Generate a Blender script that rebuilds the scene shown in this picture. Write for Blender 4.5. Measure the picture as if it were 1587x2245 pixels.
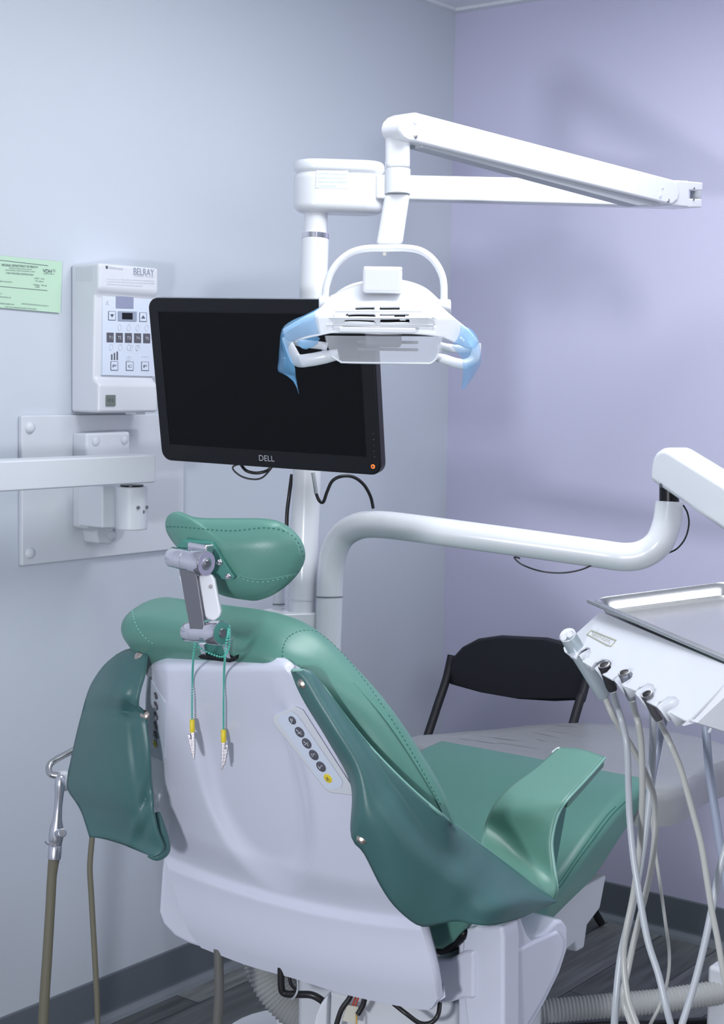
import bpy, bmesh, math, random
from mathutils import Vector as V, Matrix, Quaternion
from mathutils.bvhtree import BVHTree
random.seed(3)
for o in list(bpy.data.objects): bpy.data.objects.remove(o)
SC = bpy.context.scene
COL = SC.collection
# ---------------------------------------------------------------- camera (metres; room corner at the origin, walls y=0 and x=0)
YAW, PIT, ROL, F = .65020, .08470, .01537, 3411.9
CW, CH = 1587, 2245
FW = V((math.cos(YAW)*math.cos(PIT), math.sin(YAW)*math.cos(PIT), -math.sin(PIT)))
R0 = V((math.sin(YAW), -math.cos(YAW), 0)); D0 = FW.cross(R0)
RT = R0*math.cos(ROL) - D0*math.sin(ROL); DN = R0*math.sin(ROL) + D0*math.cos(ROL)
CAM = V((-3.6217, -2.4580, 1.42))
cd = bpy.data.cameras.new('camera'); cam = bpy.data.objects.new('camera', cd); COL.objects.link(cam)
cd.sensor_fit = 'VERTICAL'; cd.sensor_height = 36; cd.lens = F/CH*36; cd.clip_start = .05
m = Matrix((RT, -DN, -FW)).transposed().to_4x4(); m.translation = CAM
cam.matrix_world = m; SC.camera = cam
# ---------------------------------------------------------------- light
SC.view_settings.view_transform = 'Standard'; SC.view_settings.look = 'None'
SC.view_settings.gamma = 1; SC.view_settings.exposure = -.18; SC.view_settings.use_curve_mapping = False
WORLD = .47
w = bpy.data.worlds.new('world'); SC.world = w; w.use_nodes = True
wt = w.node_tree; wc = wt.nodes.new('ShaderNodeTexCoord'); ws = wt.nodes.new('ShaderNodeSeparateXYZ'); wt.links.new(wc.outputs['Generated'], ws.inputs[0])
wr = wt.nodes.new('ShaderNodeMapRange'); wr.inputs['From Min'].default_value = -.5; wr.inputs['From Max'].default_value = .6; wr.inputs['To Min'].default_value = .35; wr.inputs['To Max'].default_value = 1.35; wt.links.new(ws.outputs[2], wr.inputs['Value'])
wn_ = wt.nodes.new('ShaderNodeTexNoise'); wn_.inputs['Scale'].default_value = 2.4; wn_.inputs['Detail'].default_value = 0; wt.links.new(wc.outputs['Generated'], wn_.inputs['Vector'])
wm = wt.nodes.new('ShaderNodeMapRange'); wm.inputs['From Min'].default_value = .42; wm.inputs['From Max'].default_value = .56; wm.inputs['To Min'].default_value = .25; wm.inputs['To Max'].default_value = 1.6; wt.links.new(wn_.outputs['Fac'], wm.inputs['Value'])
wx = wt.nodes.new('ShaderNodeMath'); wx.operation = 'MULTIPLY'; wt.links.new(wr.outputs[0], wx.inputs[0]); wt.links.new(wm.outputs[0], wx.inputs[1])
wy = wt.nodes.new('ShaderNodeMath'); wy.operation = 'MULTIPLY'; wy.inputs[1].default_value = WORLD; wt.links.new(wx.outputs[0], wy.inputs[0])
wt.nodes['Background'].inputs[0].default_value = (.82, .86, .98, 1); wt.links.new(wy.outputs[0], wt.nodes['Background'].inputs[1])
def area(name, loc, tgt, sx, sy, power, col):
    l = bpy.data.lights.new(name, 'AREA'); l.shape = 'RECTANGLE'; l.size = sx; l.size_y = sy; l.energy = power; l.color = col
    o = bpy.data.objects.new(name, l); COL.objects.link(o); o.location = loc
    o.rotation_euler = (V(tgt)-V(loc)).to_track_quat('-Z', 'Y').to_euler(); return o
area('flash_light', (-4.2, -1.85, 1.16), (-.6, -.7, 1.4), .19, .19, 42, (.93, .95, 1))
area('ceiling_light', (-1.25, -1.15, 2.40), (-1.25, -1.15, 0), 1.2, .6, 29, (.93, .96, .98))
area('bounce_light', (-1.9, -2.9, 2.25), (-.35, -.1, 1.5), 2.2, 1.2, 22, (.92, .95, 1))
# ---------------------------------------------------------------- placing helpers
def ray(x, y): return FW + RT*((x-CW/2)/F) + DN*((y-CH/2)/F)
def U(x, y, d): return CAM + ray(x, y)*d
def onp(x, y, p, n):
    q = ray(x, y); n = V(n); return CAM + q*((V(p)-CAM).dot(n)/q.dot(n))
def onX(x, y, v): return onp(x, y, (v, 0, 0), (1, 0, 0))
def onY(x, y, v): return onp(x, y, (0, v, 0), (0, 1, 0))
def onZ(x, y, v): return onp(x, y, (0, 0, v), (0, 0, 1))
BA = math.radians(20)
BN = V((math.cos(BA), 0, math.sin(BA))); BU = V((-math.sin(BA), 0, math.cos(BA))); BP0 = U(480, 1440, 2.45)
def bk(x, y, off=0): return onp(x, y, BP0+BN*off, BN)       # on the plane of the backrest
def bl(s, t, n): return BP0 + V((0, 1, 0))*s + BU*t + BN*n   # backrest frame
def sm(a, b, x):
    t = min(1, max(0, (x-a)/(b-a))); return t*t*(3-2*t)
# ---------------------------------------------------------------- materials
def mat(name, col, rough=.4, metal=0, bump=0, bscale=200, coat=0, alpha=1, trans=0, emit=None, var=0, vscale=3, aniso=None, spec=None):
    m = bpy.data.materials.new(name); m.use_nodes = True; nt = m.node_tree; b = nt.nodes['Principled BSDF']
    b.inputs['Base Color'].default_value = (*col, 1); b.inputs['Roughness'].default_value = rough; b.inputs['Metallic'].default_value = metal
    b.inputs['Coat Weight'].default_value = coat; b.inputs['Alpha'].default_value = alpha; b.inputs['Transmission Weight'].default_value = trans
    if spec is not None: b.inputs['Specular IOR Level'].default_value = spec
    if emit: b.inputs['Emission Color'].default_value = (*emit[0], 1); b.inputs['Emission Strength'].default_value = emit[1]
    tc = nt.nodes.new('ShaderNodeTexCoord')
    if bump:
        n = nt.nodes.new('ShaderNodeTexNoise'); n.inputs['Scale'].default_value = bscale; n.inputs['Detail'].default_value = 3
        bp = nt.nodes.new('ShaderNodeBump'); bp.inputs['Strength'].default_value = bump; bp.inputs['Distance'].default_value = .002
        nt.links.new(tc.outputs['Object'], n.inputs['Vector']); nt.links.new(n.outputs['Fac'], bp.inputs['Height']); nt.links.new(bp.outputs[0], b.inputs['Normal'])
    if var:
        n = nt.nodes.new('ShaderNodeTexNoise'); n.inputs['Scale'].default_value = vscale
        mx = nt.nodes.new('ShaderNodeMix'); mx.data_type = 'RGBA'
        mx.inputs['A'].default_value = (*[c*(1-var) for c in col], 1); mx.inputs['B'].default_value = (*[min(1, c*(1+var)) for c in col], 1)
        nt.links.new(tc.outputs['Object'], n.inputs['Vector']); nt.links.new(n.outputs['Fac'], mx.inputs['Factor']); nt.links.new(mx.outputs['Result'], b.inputs['Base Color'])
    return m
M = {}
M['wall_b'] = mat('pale_blue_paint', (.565, .61, .68), .6, bump=.08, bscale=250, var=.02)
M['wall_l'] = mat('lavender_paint', (.57, .56, .73), .6, bump=.08, bscale=250, var=.02)
M['ceil'] = mat('ceiling_tile', (.72, .75, .8), .8, bump=.5, bscale=300, var=.05, vscale=80)
M['base'] = mat('grey_vinyl', (.13, .15, .175), .45, var=.06)
M['toe'] = mat('grey_vinyl_toe', (.20, .225, .25), .3)
M['white'] = mat('white_enamel', (.74, .76, .80), .22, coat=.3)
M['white2'] = mat('white_plastic', (.68, .70, .75), .32, coat=.1)
M['shell'] = mat('glossy_white_shell', (.70, .72, .84), .2, coat=.4)
M['satin'] = mat('satin_white', (.64, .67, .72), .45)
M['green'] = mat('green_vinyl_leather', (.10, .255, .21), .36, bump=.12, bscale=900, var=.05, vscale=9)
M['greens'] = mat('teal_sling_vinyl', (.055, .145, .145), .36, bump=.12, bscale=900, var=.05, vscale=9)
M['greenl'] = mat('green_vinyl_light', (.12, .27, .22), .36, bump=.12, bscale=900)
M['greend'] = mat('green_painted_steel', (.05, .20, .17), .4)
M['pipe'] = mat('pale_green_piping', (.20, .40, .35), .35)
M['fold'] = mat('film_crease_shade', (.16, .16, .17), .5)  # shade in the tiny film creases, put in as a darker colour
M['stitch'] = mat('green_thread', (.03, .15, .125), .7)
M['stitchl'] = mat('pale_green_thread', (.22, .50, .43), .6)
M['chrome'] = mat('chrome', (.72, .70, .76), .09, 1)
M['steel'] = mat('brushed_steel', (.27, .26, .28), .35, 1, bump=.1, bscale=400)
M['alu'] = mat('satin_aluminium', (.62, .63, .69), .3, 1)
M['tray'] = mat('stainless_tray', (.52, .52, .53), .26, 1, bump=.05, bscale=300)
M['brass'] = mat('antique_snap_metal', (.50, .44, .40), .25, 1)
M['black'] = mat('black_plastic', (.004, .0045, .007), .32, spec=.35)
M['screen'] = mat('black_screen', (.0045, .005, .007), .5, spec=.12)
M['matteblack'] = mat('black_vinyl', (.012, .013, .018), .5, bump=.15, bscale=500)
M['cable'] = mat('black_cable', (.012, .012, .014), .35)
M['grey'] = mat('grey_button', (.10, .10, .125), .4)
M['yellow'] = mat('yellow_plastic', (.80, .62, .03), .4)
M['panel'] = mat('membrane_panel', (.66, .72, .84), .35)
M['ink'] = mat('dark_ink', (.10, .11, .14), .6)
M['inkl'] = mat('pale_ink', (.55, .58, .64), .6)
M['inkg'] = mat('beige_ink', (.42, .43, .33), .6)
M['wink'] = mat('white_ink', (.70, .72, .78), .5)
M['silver'] = mat('silver_letter', (.45, .46, .5), .4)
M['paper'] = mat('pale_green_paper', (.50, .70, .54), .8, var=.03)
M['hose'] = mat('grey_tubing', (.43, .46, .50), .35)
M['hoseb'] = mat('bluegrey_tubing', (.30, .34, .44), .4)
M['hosew'] = mat('cream_tubing', (.42, .43, .415), .35)
M['hoset'] = mat('olive_rubber', (.17, .16, .115), .5)
M['duct'] = mat('white_ribbed_plastic', (.42, .43, .43), .5)
M['hdark'] = mat('dark_handpiece', (.05, .05, .055), .25, .6)
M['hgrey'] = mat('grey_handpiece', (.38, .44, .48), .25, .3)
M['orange'] = mat('orange_lamp', (.8, .15, .02), .4, emit=((1, .2, .02), 1.2))
M['red'] = mat('red_wire', (.45, .04, .02), .4); M['orangew'] = mat('yellow_wire', (.6, .35, .05), .4)
M['cream'] = mat('cream_plastic', (.62, .60, .52), .4)
M['bead'] = mat('teal_beads', (.10, .50, .40), .25, .2)
M['clear'] = mat('clear_shield', (.80, .83, .90), .12, alpha=.2)
M['film'] = mat('blue_barrier_film', (.20, .50, .82), .2, alpha=.34, bump=.5, bscale=60)
M['cover'] = mat('grey_plastic_cover', (.30, .31, .325), .30, bump=.5, bscale=40)
M['lens'] = mat('grey_lamp_shield', (.11, .11, .13), .35)
# floor planks
fm = mat('grey_plank_floor', (.1, .11, .12), .45); nt = fm.node_tree; b = nt.nodes['Principled BSDF']; tc = nt.nodes.new('ShaderNodeTexCoord')
mp = nt.nodes.new('ShaderNodeMapping'); mp.inputs['Rotation'].default_value = (0, 0, 0); nt.links.new(tc.outputs['Object'], mp.inputs[0])
br = nt.nodes.new('ShaderNodeTexBrick'); br.inputs['Scale'].default_value = 1; br.inputs['Brick Width'].default_value = 1.2; br.inputs['Row Height'].default_value = .155
br.inputs['Mortar Size'].default_value = .0015; br.inputs['Color1'].default_value = (.085, .095, .10, 1); br.inputs['Color2'].default_value = (.26, .27, .27, 1); br.inputs['Mortar'].default_value = (.03, .035, .04, 1)
nt.links.new(mp.outputs[0], br.inputs['Vector'])
mp2 = nt.nodes.new('ShaderNodeMapping'); mp2.inputs['Scale'].default_value = (2, 22, 1); nt.links.new(tc.outputs['Object'], mp2.inputs[0])
nz = nt.nodes.new('ShaderNodeTexNoise'); nz.inputs['Scale'].default_value = 2.2; nz.inputs['Detail'].default_value = 6; nt.links.new(mp2.outputs[0], nz.inputs['Vector'])
rp = nt.nodes.new('ShaderNodeValToRGB'); rp.color_ramp.elements[0].position = .35; rp.color_ramp.elements[0].color = (.72, .72, .72, 1); rp.color_ramp.elements[1].position = .68; rp.color_ramp.elements[1].color = (1.25, 1.25, 1.25, 1)
nt.links.new(nz.outputs['Fac'], rp.inputs[0])
mx = nt.nodes.new('ShaderNodeMix'); mx.data_type = 'RGBA'; mx.blend_type = 'MULTIPLY'; mx.inputs['Factor'].default_value = 1
nt.links.new(br.outputs['Color'], mx.inputs['A']); nt.links.new(rp.outputs[0], mx.inputs['B']); nt.links.new(mx.outputs['Result'], b.inputs['Base Color'])
# ---------------------------------------------------------------- mesh helpers
def link(name, verts, faces, mt, parent=None, smooth=True, bevel=0, seg=3, sub=0, solid=0, label=None, soff=0):
    verts = [V(v) for v in verts]
    lo = V([min(v[i] for v in verts) for i in range(3)]); hi = V([max(v[i] for v in verts) for i in range(3)])
    c = (lo+hi)/2
    if parent is None: c.z = lo.z
    me = bpy.data.meshes.new(name); me.from_pydata([tuple(v-c) for v in verts], [], faces)
    bm = bmesh.new(); bm.from_mesh(me); bmesh.ops.recalc_face_normals(bm, faces=bm.faces)
    if smooth and not bevel and not sub:
        for e in bm.edges:
            if len(e.link_faces) == 2 and e.calc_face_angle(0) > .7: e.smooth = False
    bm.to_mesh(me); bm.free()
    me.materials.append(M[mt] if isinstance(mt, str) else mt)
    o = bpy.data.objects.new(name, me); COL.objects.link(o); o.location = c
    if smooth:
        for p in me.polygons: p.use_smooth = True
    if solid:
        s = o.modifiers.new('s', 'SOLIDIFY'); s.thickness = solid; s.offset = soff
    if bevel:
        s = o.modifiers.new('b', 'BEVEL'); s.width = bevel; s.segments = seg; s.limit_method = 'ANGLE'; s.angle_limit = math.radians(35)
        wn = o.modifiers.new('w', 'WEIGHTED_NORMAL'); wn.keep_sharp = True
    if sub:
        s = o.modifiers.new('u', 'SUBSURF'); s.levels = sub; s.render_levels = sub
    if parent is not None: setpar(o, parent)
    if label: o['label'] = label
    return o
def setpar(o, p):
    o.parent = p
    a = p; mt = Matrix.Identity(4); chain = []
    while a is not None: chain.append(a); a = a.parent
    tot = V((0, 0, 0))
    for a in chain: tot += a.location if a.parent is None else V((0, 0, 0))
    # world position of p
    wp = WP[p.name] if p.name in WP else p.location.copy()
    o.matrix_parent_inverse = Matrix.Translation(-wp)
    WP[o.name] = o.location.copy()
WP = {}
def root(name, label, cat, loc, group=None):
    o = bpy.data.objects.new(name, None); COL.objects.link(o); o.location = V(loc); o.empty_display_size = .05
    o['label'] = label; o['category'] = cat
    if group: o['group'] = group
    WP[o.name] = V(loc); return o
def tag(o, label, cat, group=None):
    o['label'] = label; o['category'] = cat
    if group: o['group'] = group
    return o
def catmull(P, n=6, closed=False):
    P = [V(p) for p in P]; out = []; L = len(P)
    if L < 3: return P
    rng = L if closed else L-1
    for i in range(rng):
        if closed: p0, p1, p2, p3 = P[i-1], P[i], P[(i+1) % L], P[(i+2) % L]
        else: p0, p1, p2, p3 = P[max(i-1, 0)], P[i], P[i+1], P[min(i+2, L-1)]
        for k in range(n):
            t = k/n; out.append(.5*((2*p1)+(p2-p0)*t+(2*p0-5*p1+4*p2-p3)*t*t+(3*p1-p0-3*p2+p3)*t**3))
    if not closed: out.append(P[-1])
    return out
def px3(pts): return [U(*p) for p in pts]
def sweep(pts, r, seg=14, cap=True, flat=1):
    pts = [V(p) for p in pts]; n = len(pts); vs = []; fs = []
    T = [(pts[min(i+1, n-1)]-pts[max(i-1, 0)]).normalized() for i in range(n)]
    up = V((0, 0, 1)) if abs(T[0].z) < .9 else V((1, 0, 0))
    a = T[0].cross(up).normalized()
    for i in range(n):
        a = (a-T[i]*a.dot(T[i])).normalized(); b = T[i].cross(a)
        rr = r[i] if isinstance(r, (list, tuple)) else r
        for k in range(seg):
            th = 2*math.pi*k/seg; vs.append(pts[i]+a*math.cos(th)*rr+b*math.sin(th)*rr*flat)
    for i in range(n-1):
        for k in range(seg): fs.append((i*seg+k, i*seg+(k+1) % seg, (i+1)*seg+(k+1) % seg, (i+1)*seg+k))
    if cap: fs.append(tuple(range(seg))[::-1]); fs.append(tuple((n-1)*seg+k for k in range(seg)))
    return vs, fs
def tube(name, pts, r, mt, parent=None, n=8, seg=14, label=None, bevel=0, flat=1):
    P = catmull(pts, n)
    if isinstance(r, (list, tuple)):
        rr = []; L = len(pts)-1
        for i in range(len(P)):
            t = i/(len(P)-1)*L; k = min(int(t), L-1); rr.append(r[k]+(r[k+1]-r[k])*(t-k))
        r = rr
    vs, fs = sweep(P, r, seg, flat=flat); return link(name, vs, fs, mt, parent, label=label, bevel=bevel, seg=2)
def cyl(name, a, b, r, mt, parent=None, r2=None, seg=32, bevel=0, label=None):
    vs, fs = sweep([V(a), V(b)], [r, r if r2 is None else r2], seg); return link(name, vs, fs, mt, parent, bevel=bevel, label=label)
def lathe(name, a, axis, prof, mt, parent=None, seg=32, label=None):   # prof: (distance along axis, radius)
    axis = V(axis).normalized(); u = axis.cross(V((0, 0, 1)) if abs(axis.z) < .9 else V((1, 0, 0))).normalized(); v = axis.cross(u)
    vs = []; fs = []
    for d, r in prof:
        for k in range(seg): th = 2*math.pi*k/seg; vs.append(V(a)+axis*d+(u*math.cos(th)+v*math.sin(th))*max(r, 1e-5))
    for i in range(len(prof)-1):
        for k in range(seg): fs.append((i*seg+k, i*seg+(k+1) % seg, (i+1)*seg+(k+1) % seg, (i+1)*seg+k))
    fs.append(tuple(range(seg))); fs.append(tuple((len(prof)-1)*seg+k for k in range(seg)))
    return link(name, vs, fs, mt, parent, label=label)
def prism(name, pts, vec, mt, parent=None, bevel=0, smooth=True, label=None, seg=3, taper=1):
    pts = [V(p) for p in pts]; n = len(pts); vec = V(vec); c = sum(pts, V((0, 0, 0)))/n
    vs = pts+[c+(p-c)*taper+vec for p in pts]
    fs = [tuple(range(n))[::-1], tuple(range(n, 2*n))]+[(i, (i+1) % n, n+(i+1) % n, n+i) for i in range(n)]
    return link(name, vs, fs, mt, parent, smooth=smooth, bevel=bevel, label=label, seg=seg)
def box(name, c, ax, size, mt, parent=None, bevel=0, label=None, seg=3):   # ax: three unit axes
    c = V(c); X, Y, Z = [V(a) for a in ax]; hx, hy, hz = [s/2 for s in size]
    vs = [c+X*sx*hx+Y*sy*hy+Z*sz*hz for sx in (-1, 1) for sy in (-1, 1) for sz in (-1, 1)]
    fs = [(0, 1, 3, 2), (4, 6, 7, 5), (0, 4, 5, 1), (2, 3, 7, 6), (0, 2, 6, 4), (1, 5, 7, 3)]
    return link(name, vs, fs, mt, parent, smooth=bevel > 0, bevel=bevel, label=label, seg=seg)
AX = (V((1, 0, 0)), V((0, 1, 0)), V((0, 0, 1)))
def wbox(name, lo, hi, mt, parent=None, bevel=0, label=None):
    lo = V(lo); hi = V(hi); return box(name, (lo+hi)/2, AX, tuple(hi-lo), mt, parent, bevel, label)
def resamp(pts, n):
    P = catmull([V((*p, 0)) if len(p) == 2 else V(p) for p in pts], 10)
    L = [0]
    for i in range(1, len(P)): L.append(L[-1]+(P[i]-P[i-1]).length)
    out = []; j = 0
    for i in range(n+1):
        t = L[-1]*i/n
        while j < len(L)-2 and L[j+1] < t: j += 1
        f = (t-L[j])/max(1e-9, L[j+1]-L[j]); out.append(P[j].lerp(P[j+1], f))
    return out
def coons(top, bot, left, right, nu, nv):
    T, B, Lf, Rr = resamp(top, nu), resamp(bot, nu), resamp(left, nv), resamp(right, nv); g = []
    for j in range(nv+1):
        v = j/nv; row = []
        for i in range(nu+1):
            u = i/nu
            row.append((1-v)*T[i]+v*B[i]+(1-u)*Lf[j]+u*Rr[j]-((1-u)*(1-v)*T[0]+u*(1-v)*T[-1]+(1-u)*v*B[0]+u*v*B[-1]))
        g.append(row)
    return g
def gridmesh(g):
    nv, nu = len(g), len(g[0]); vs = [p for r in g for p in r]
    fs = [(j*nu+i, j*nu+i+1, (j+1)*nu+i+1, (j+1)*nu+i) for j in range(nv-1) for i in range(nu-1)]
    return vs, fs
def patch(name, rows, mt, parent=None, solid=.004, n=6, label=None, soff=0, bevel=0):   # rows of 3D points, smoothed both ways
    R = [catmull(r, n) for r in rows]; cols = [catmull([r[i] for r in R], n) for i in range(len(R[0]))]
    g = [[cols[i][j] for i in range(len(cols))] for j in range(len(cols[0]))]
    vs, fs = gridmesh(g); o = link(name, vs, fs, mt, parent, solid=solid, label=label, soff=soff); o_g[name] = g; return o
o_g = {}
def bvh(o):
    me = o.data; off = o.location
    return BVHTree.FromPolygons([v.co+WPof(o) for v in me.vertices], [tuple(p.vertices) for p in me.polygons])
def WPof(o): return WP[o.name] if o.name in WP else o.location
def hit(tree, x, y, lift=.0):
    q = ray(x, y).normalized(); r = tree.ray_cast(CAM, q)
    if r[0] is None: return None
    return r[0]-q*lift
def stitch(name, tree, pts, mt, parent, r=.0009, dash=True, lift=.0002, step=.0075):
    P = [p for p in resamp(pts, 90)]; H = [hit(tree, p.x, p.y, lift) for p in P]; H = [h for h in H if h is not None]
    if len(H) < 3: return None
    if not dash:
        vs, fs = sweep(H, r, 6); return link(name, vs, fs, mt, parent)
    vs = []; fs = []
    H2 = resamp([tuple(h) for h in H[::3]], max(4, int(sum((H[i+1]-H[i]).length for i in range(len(H)-1))/(step/2))))
    for i in range(0, len(H2)-1, 2):
        v, f = sweep([H2[i], H2[i+1].lerp(H2[i], .1)], r, 5); k = len(vs); vs += v; fs += [tuple(a+k for a in q) for q in f]
    return link(name, vs, fs, mt, parent)
def text(name, s, p0, p1, up, h, mt, parent=None, depth=.0003, ref=None):
    """lettering of cap height h; baseline from p0 to p1 (fitted)"""
    c = bpy.data.curves.new('t', 'FONT'); c.body = s; c.size = 1; c.extrude = 0
    t = bpy.data.objects.new('t', c); COL.objects.link(t); bpy.context.view_layer.update()
    dg = bpy.context.evaluated_depsgraph_get(); me = bpy.data.meshes.new_from_object(t.evaluated_get(dg)); bpy.data.objects.remove(t)
    vs = [v.co.copy() for v in me.vertices]; fs = [tuple(p.vertices) for p in me.polygons]
    x0 = min(v.x for v in vs); x1 = max(v.x for v in vs); xd = (V(p1)-V(p0)); W = xd.length; xd.normalize()
    up = V(up); up = (up-xd*up.dot(xd)).normalized(); n = xd.cross(up)
    P = [V(p0)+xd*((v.x-x0)/(x1-x0)*W)+up*(v.y/.7*h)+n*depth for v in vs]
    bpy.data.meshes.remove(me); return link(name, P, fs, mt, parent, smooth=False)
def disc(name, c, n, r, th, mt, parent, label=None, seg=28, dome=0):
    prof = [(0, r), (th*.7, r), (th, r*.93)]
    if dome: prof = [(0, r)]+[(th*math.sin(a*math.pi/12), r*math.cos(a*math.pi/12)) for a in range(1, 6)]
    return lathe(name, V(c), n, prof, mt, parent, seg=seg, label=label)
UPZ = V((0, 0, 1))
def struct(o): o['kind'] = 'structure'; return o
# ================================================================ SETTING
struct(wbox('floor', (-4.6, -3.6, -.05), (0, 0, 0), fm))
struct(wbox('ceiling', (-4.6, -3.6, 2.432), (0, 0, 2.48), 'ceil'))
struct(wbox('wall_left', (-4.6, 0, 0), (.1, .1, 2.48), 'wall_b'))
struct(wbox('wall_right', (0, -3.6, 0), (.1, 0, 2.48), 'wall_l'))
def baseboard(name, a, b, nrm):
    a = V(a); b = V(b); nrm = V(nrm)
    prof = [(0, 0), (.014, 0), (.0135, .004), (.006, .012), (.004, .02), (.004, .098), (.002, .101), (0, .101)]
    o = prism(name, [a+nrm*p+UPZ*q for p, q in prof], b-a, 'base', smooth=False); struct(o)
    t = prism('toe_moulding', [a+nrm*p+UPZ*q for p, q in [(.003, 0), (.024, 0), (.020, .008), (.010, .014), (.003, .016)]], b-a, 'toe', o, smooth=False)
baseboard('baseboard_left', (-4.6, 0, 0), (0, 0, 0), (0, -1, 0))
baseboard('baseboard_right', (0, -3.6, 0), (0, 0, 0), (-1, 0, 0))
struct(wbox('trim_1', (-.03, -3.6, 2.424), (0, 0, 2.432), 'ceil'))
struct(wbox('trim_2', (-4.6, -.022, 2.424), (-.03, 0, 2.432), 'ceil'))
# ceiling grid bar seen at the corner
# ================================================================ CERTIFICATE on the wall
def wl(x, y, d=.004): return onY(x, y, -d)
ct = link('wall_certificate', [wl(-120, 548), wl(136, 574), wl(132, 686), wl(-120, 664)], [(0, 1, 2, 3)], 'paper', solid=.001, smooth=False)
tag(ct, 'pale green printed certificate taped to the blue wall beside the control box', 'paper')
def ctx(s, a, b, h): text('printed_line', s, wl(*a, .0052), wl(*b, .0052), UPZ, h*.00098, 'ink', ct)
ctx('VIRGINIA DEPARTMENT OF HEALTH', (3, 583), (83, 588), 4.6)
ctx('OFFICE OF RADIOLOGICAL HEALTH', (20, 588.5), (70, 592), 2.2)
ctx('109 GOVERNOR STREET RICHMOND VA 23219', (12, 593), (77, 597), 2.2)
ctx('X-RAY MACHINE CERTIFICATION', (13, 600), (73, 604.5), 3.6)
ctx('VDH', (94, 597), (113, 599), 7.5)
for s, a, b in [('CERT  NO', (75, 611), (97, 613)), ('TYPE  DENTAL', (77, 617), (96, 619)), ('EXPIRES', (73, 625), (87, 627)), ('2018', (90, 626), (102, 628)), ('FEE', (78, 630), (87, 631)),
                ('REGISTERED FACILITY', (-20, 616), (27, 620)), ('ROOM 2', (-20, 643), (4, 645)), ('INSPECTION DATE OF', (-20, 650), (24, 654)),
                ('VIRGINIA CERTIFIED INSPECTOR', (-25, 664), (31, 669)), ('DIRECTOR RADIOLOGICAL HEALTH', (48, 667), (106, 672)), ('POST THIS CERTIFICATE NEAR THE MACHINE', (12, 674), (80, 679))]:
    ctx(s, a, b, 2.4)
for a, b in [((-60, 563), (106, 582)), ((-60, 622), (104, 636.5))]:
    link('ruled_line', [wl(*a, .0052), wl(*b, .0052), wl(b[0], b[1]+1, .0052), wl(a[0], a[1]+1, .0052)], [(0, 1, 2, 3)], 'ink', ct, smooth=False)
for k, (x, y) in enumerate([(114, 592), (114, 595.5), (108, 601)]):
    ctx('VIRGINIA' if k < 2 else 'DEPARTMENT', (x if k < 2 else 96, y), (x+8 if k < 2 else 119, y+1), 1.8)
# ================================================================ X-RAY CONTROL BOX
XB = root('xray_control_box', 'white wall-mounted x-ray control box with keypad and small display', 'control box', (-1.315, 0, 1.344))
xl, xr, D = -1.400, -1.228, .085
prof = [(0, 1.344), (-D, 1.344), (-D, 1.403), (-.070, 1.415), (-.074, 1.585), (-D, 1.598), (-D, 1.650), (0, 1.650)]
prism('housing', [(xl, y, z) for y, z in prof], (xr-xl, 0, 0), 'white2', XB, bevel=.007)
def fr(x, y, d=D): return onY(x, y, -d)
def xt(s, a, b, h, mt='ink', d=D): return text('printed_text', s, fr(*a, d+.0006), fr(*b, d+.0006), UPZ, h, mt, XB)
xt('Belmont', (240, 589), (270, 592), .0055, 'inkl'); box('logo_square', fr(234, 586, D), AX, (.006, .001, .006), 'ink', XB)
xt('BELRAY', (293, 602), (338, 605), .0145, 'hoseb')
xt('INTRAORAL X-RAY UNIT', (295, 606), (338, 609), .003, 'inkl')
for k, s in enumerate(['W A R N I N G  THIS X-RAY UNIT MAY BE DANGEROUS', 'TO PATIENT AND OPERATOR UNLESS SAFE EXPOSURE FACTORS', 'AND OPERATING INSTRUCTIONS ARE OBSERVED']):
    xt(s, (234, 613+k*5.6), (338 if k < 2 else 312, 617.5+k*5.6), .0026, 'inkl')
dm = .0745
def mid(x, y, e=0): return onY(x, y, -(dm+e))
def plate(name, x0, y0, x1, y1, mt, par=XB, th=.002, lab=None, sk=.028):
    p = [mid(x0, y0, th), mid(x1, y0+(x1-x0)*sk, th), mid(x1, y1+(x1-x0)*sk, th), mid(x0, y1, th)]
    return prism(name, p, (0, th+.006, 0), mt, par, bevel=.0004, label=lab)
plate('keypad_overlay', 225, 650, 343, 822, 'panel', th=.0008)
plate('rating_sticker', 254, 649, 293, 676, mat('blue_grey_sticker', (.27, .29, .42), .5), th=.0014, lab='blue-grey printed sticker')
dp = plate('display', 260, 682, 300, 703, 'hoseb', th=.003, lab='blue-framed dark display'); plate('display_window', 268, 685.5, 291, 700, 'black', dp, th=.0036)
def outlined(x0, y0, x1, y1, s, hh, fill=False):
    b = plate('button', x0, y0, x1, y1, 'ink' if not fill else 'grey', th=.002)
    if not fill: plate('button_face', x0+1, y0+1, x1-1, y1-1, 'panel', b, th=.0024)
    if s:
        xm, ym = (x0+x1)/2, (y0+y1)/2
        text('button_letter', s, mid(xm-(x1-x0)*.24, ym+hh, .0030), mid(xm+(x1-x0)*.24, ym+hh+.2, .0030), UPZ, hh*.00185, 'wink' if fill else 'ink', b)
    return b
for x, up in ((238, 0), (306, 1)):
    b = outlined(x, 682 if not up else 685, x+16, 702 if not up else 705, '', 3); cx = x+8; cy = 692 if not up else 695; s = 4 if up else -4
    link('arrow', [mid(cx-4.5, cy+s*.8, .003), mid(cx+4.5, cy+s*.8, .003), mid(cx, cy-s, .003)], [(0, 1, 2)], 'ink', b, smooth=False)
for k in range(5): outlined(234.5+k*20, 729+k*.5, 249.5+k*20, 750+k*.5, 'T%d' % (k+1), 3.3, True)
for k, s in enumerate('PCF'): outlined(243+k*33.7, 792+k*.3, 259+k*33.7, 812+k*.3, s, 3)
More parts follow.
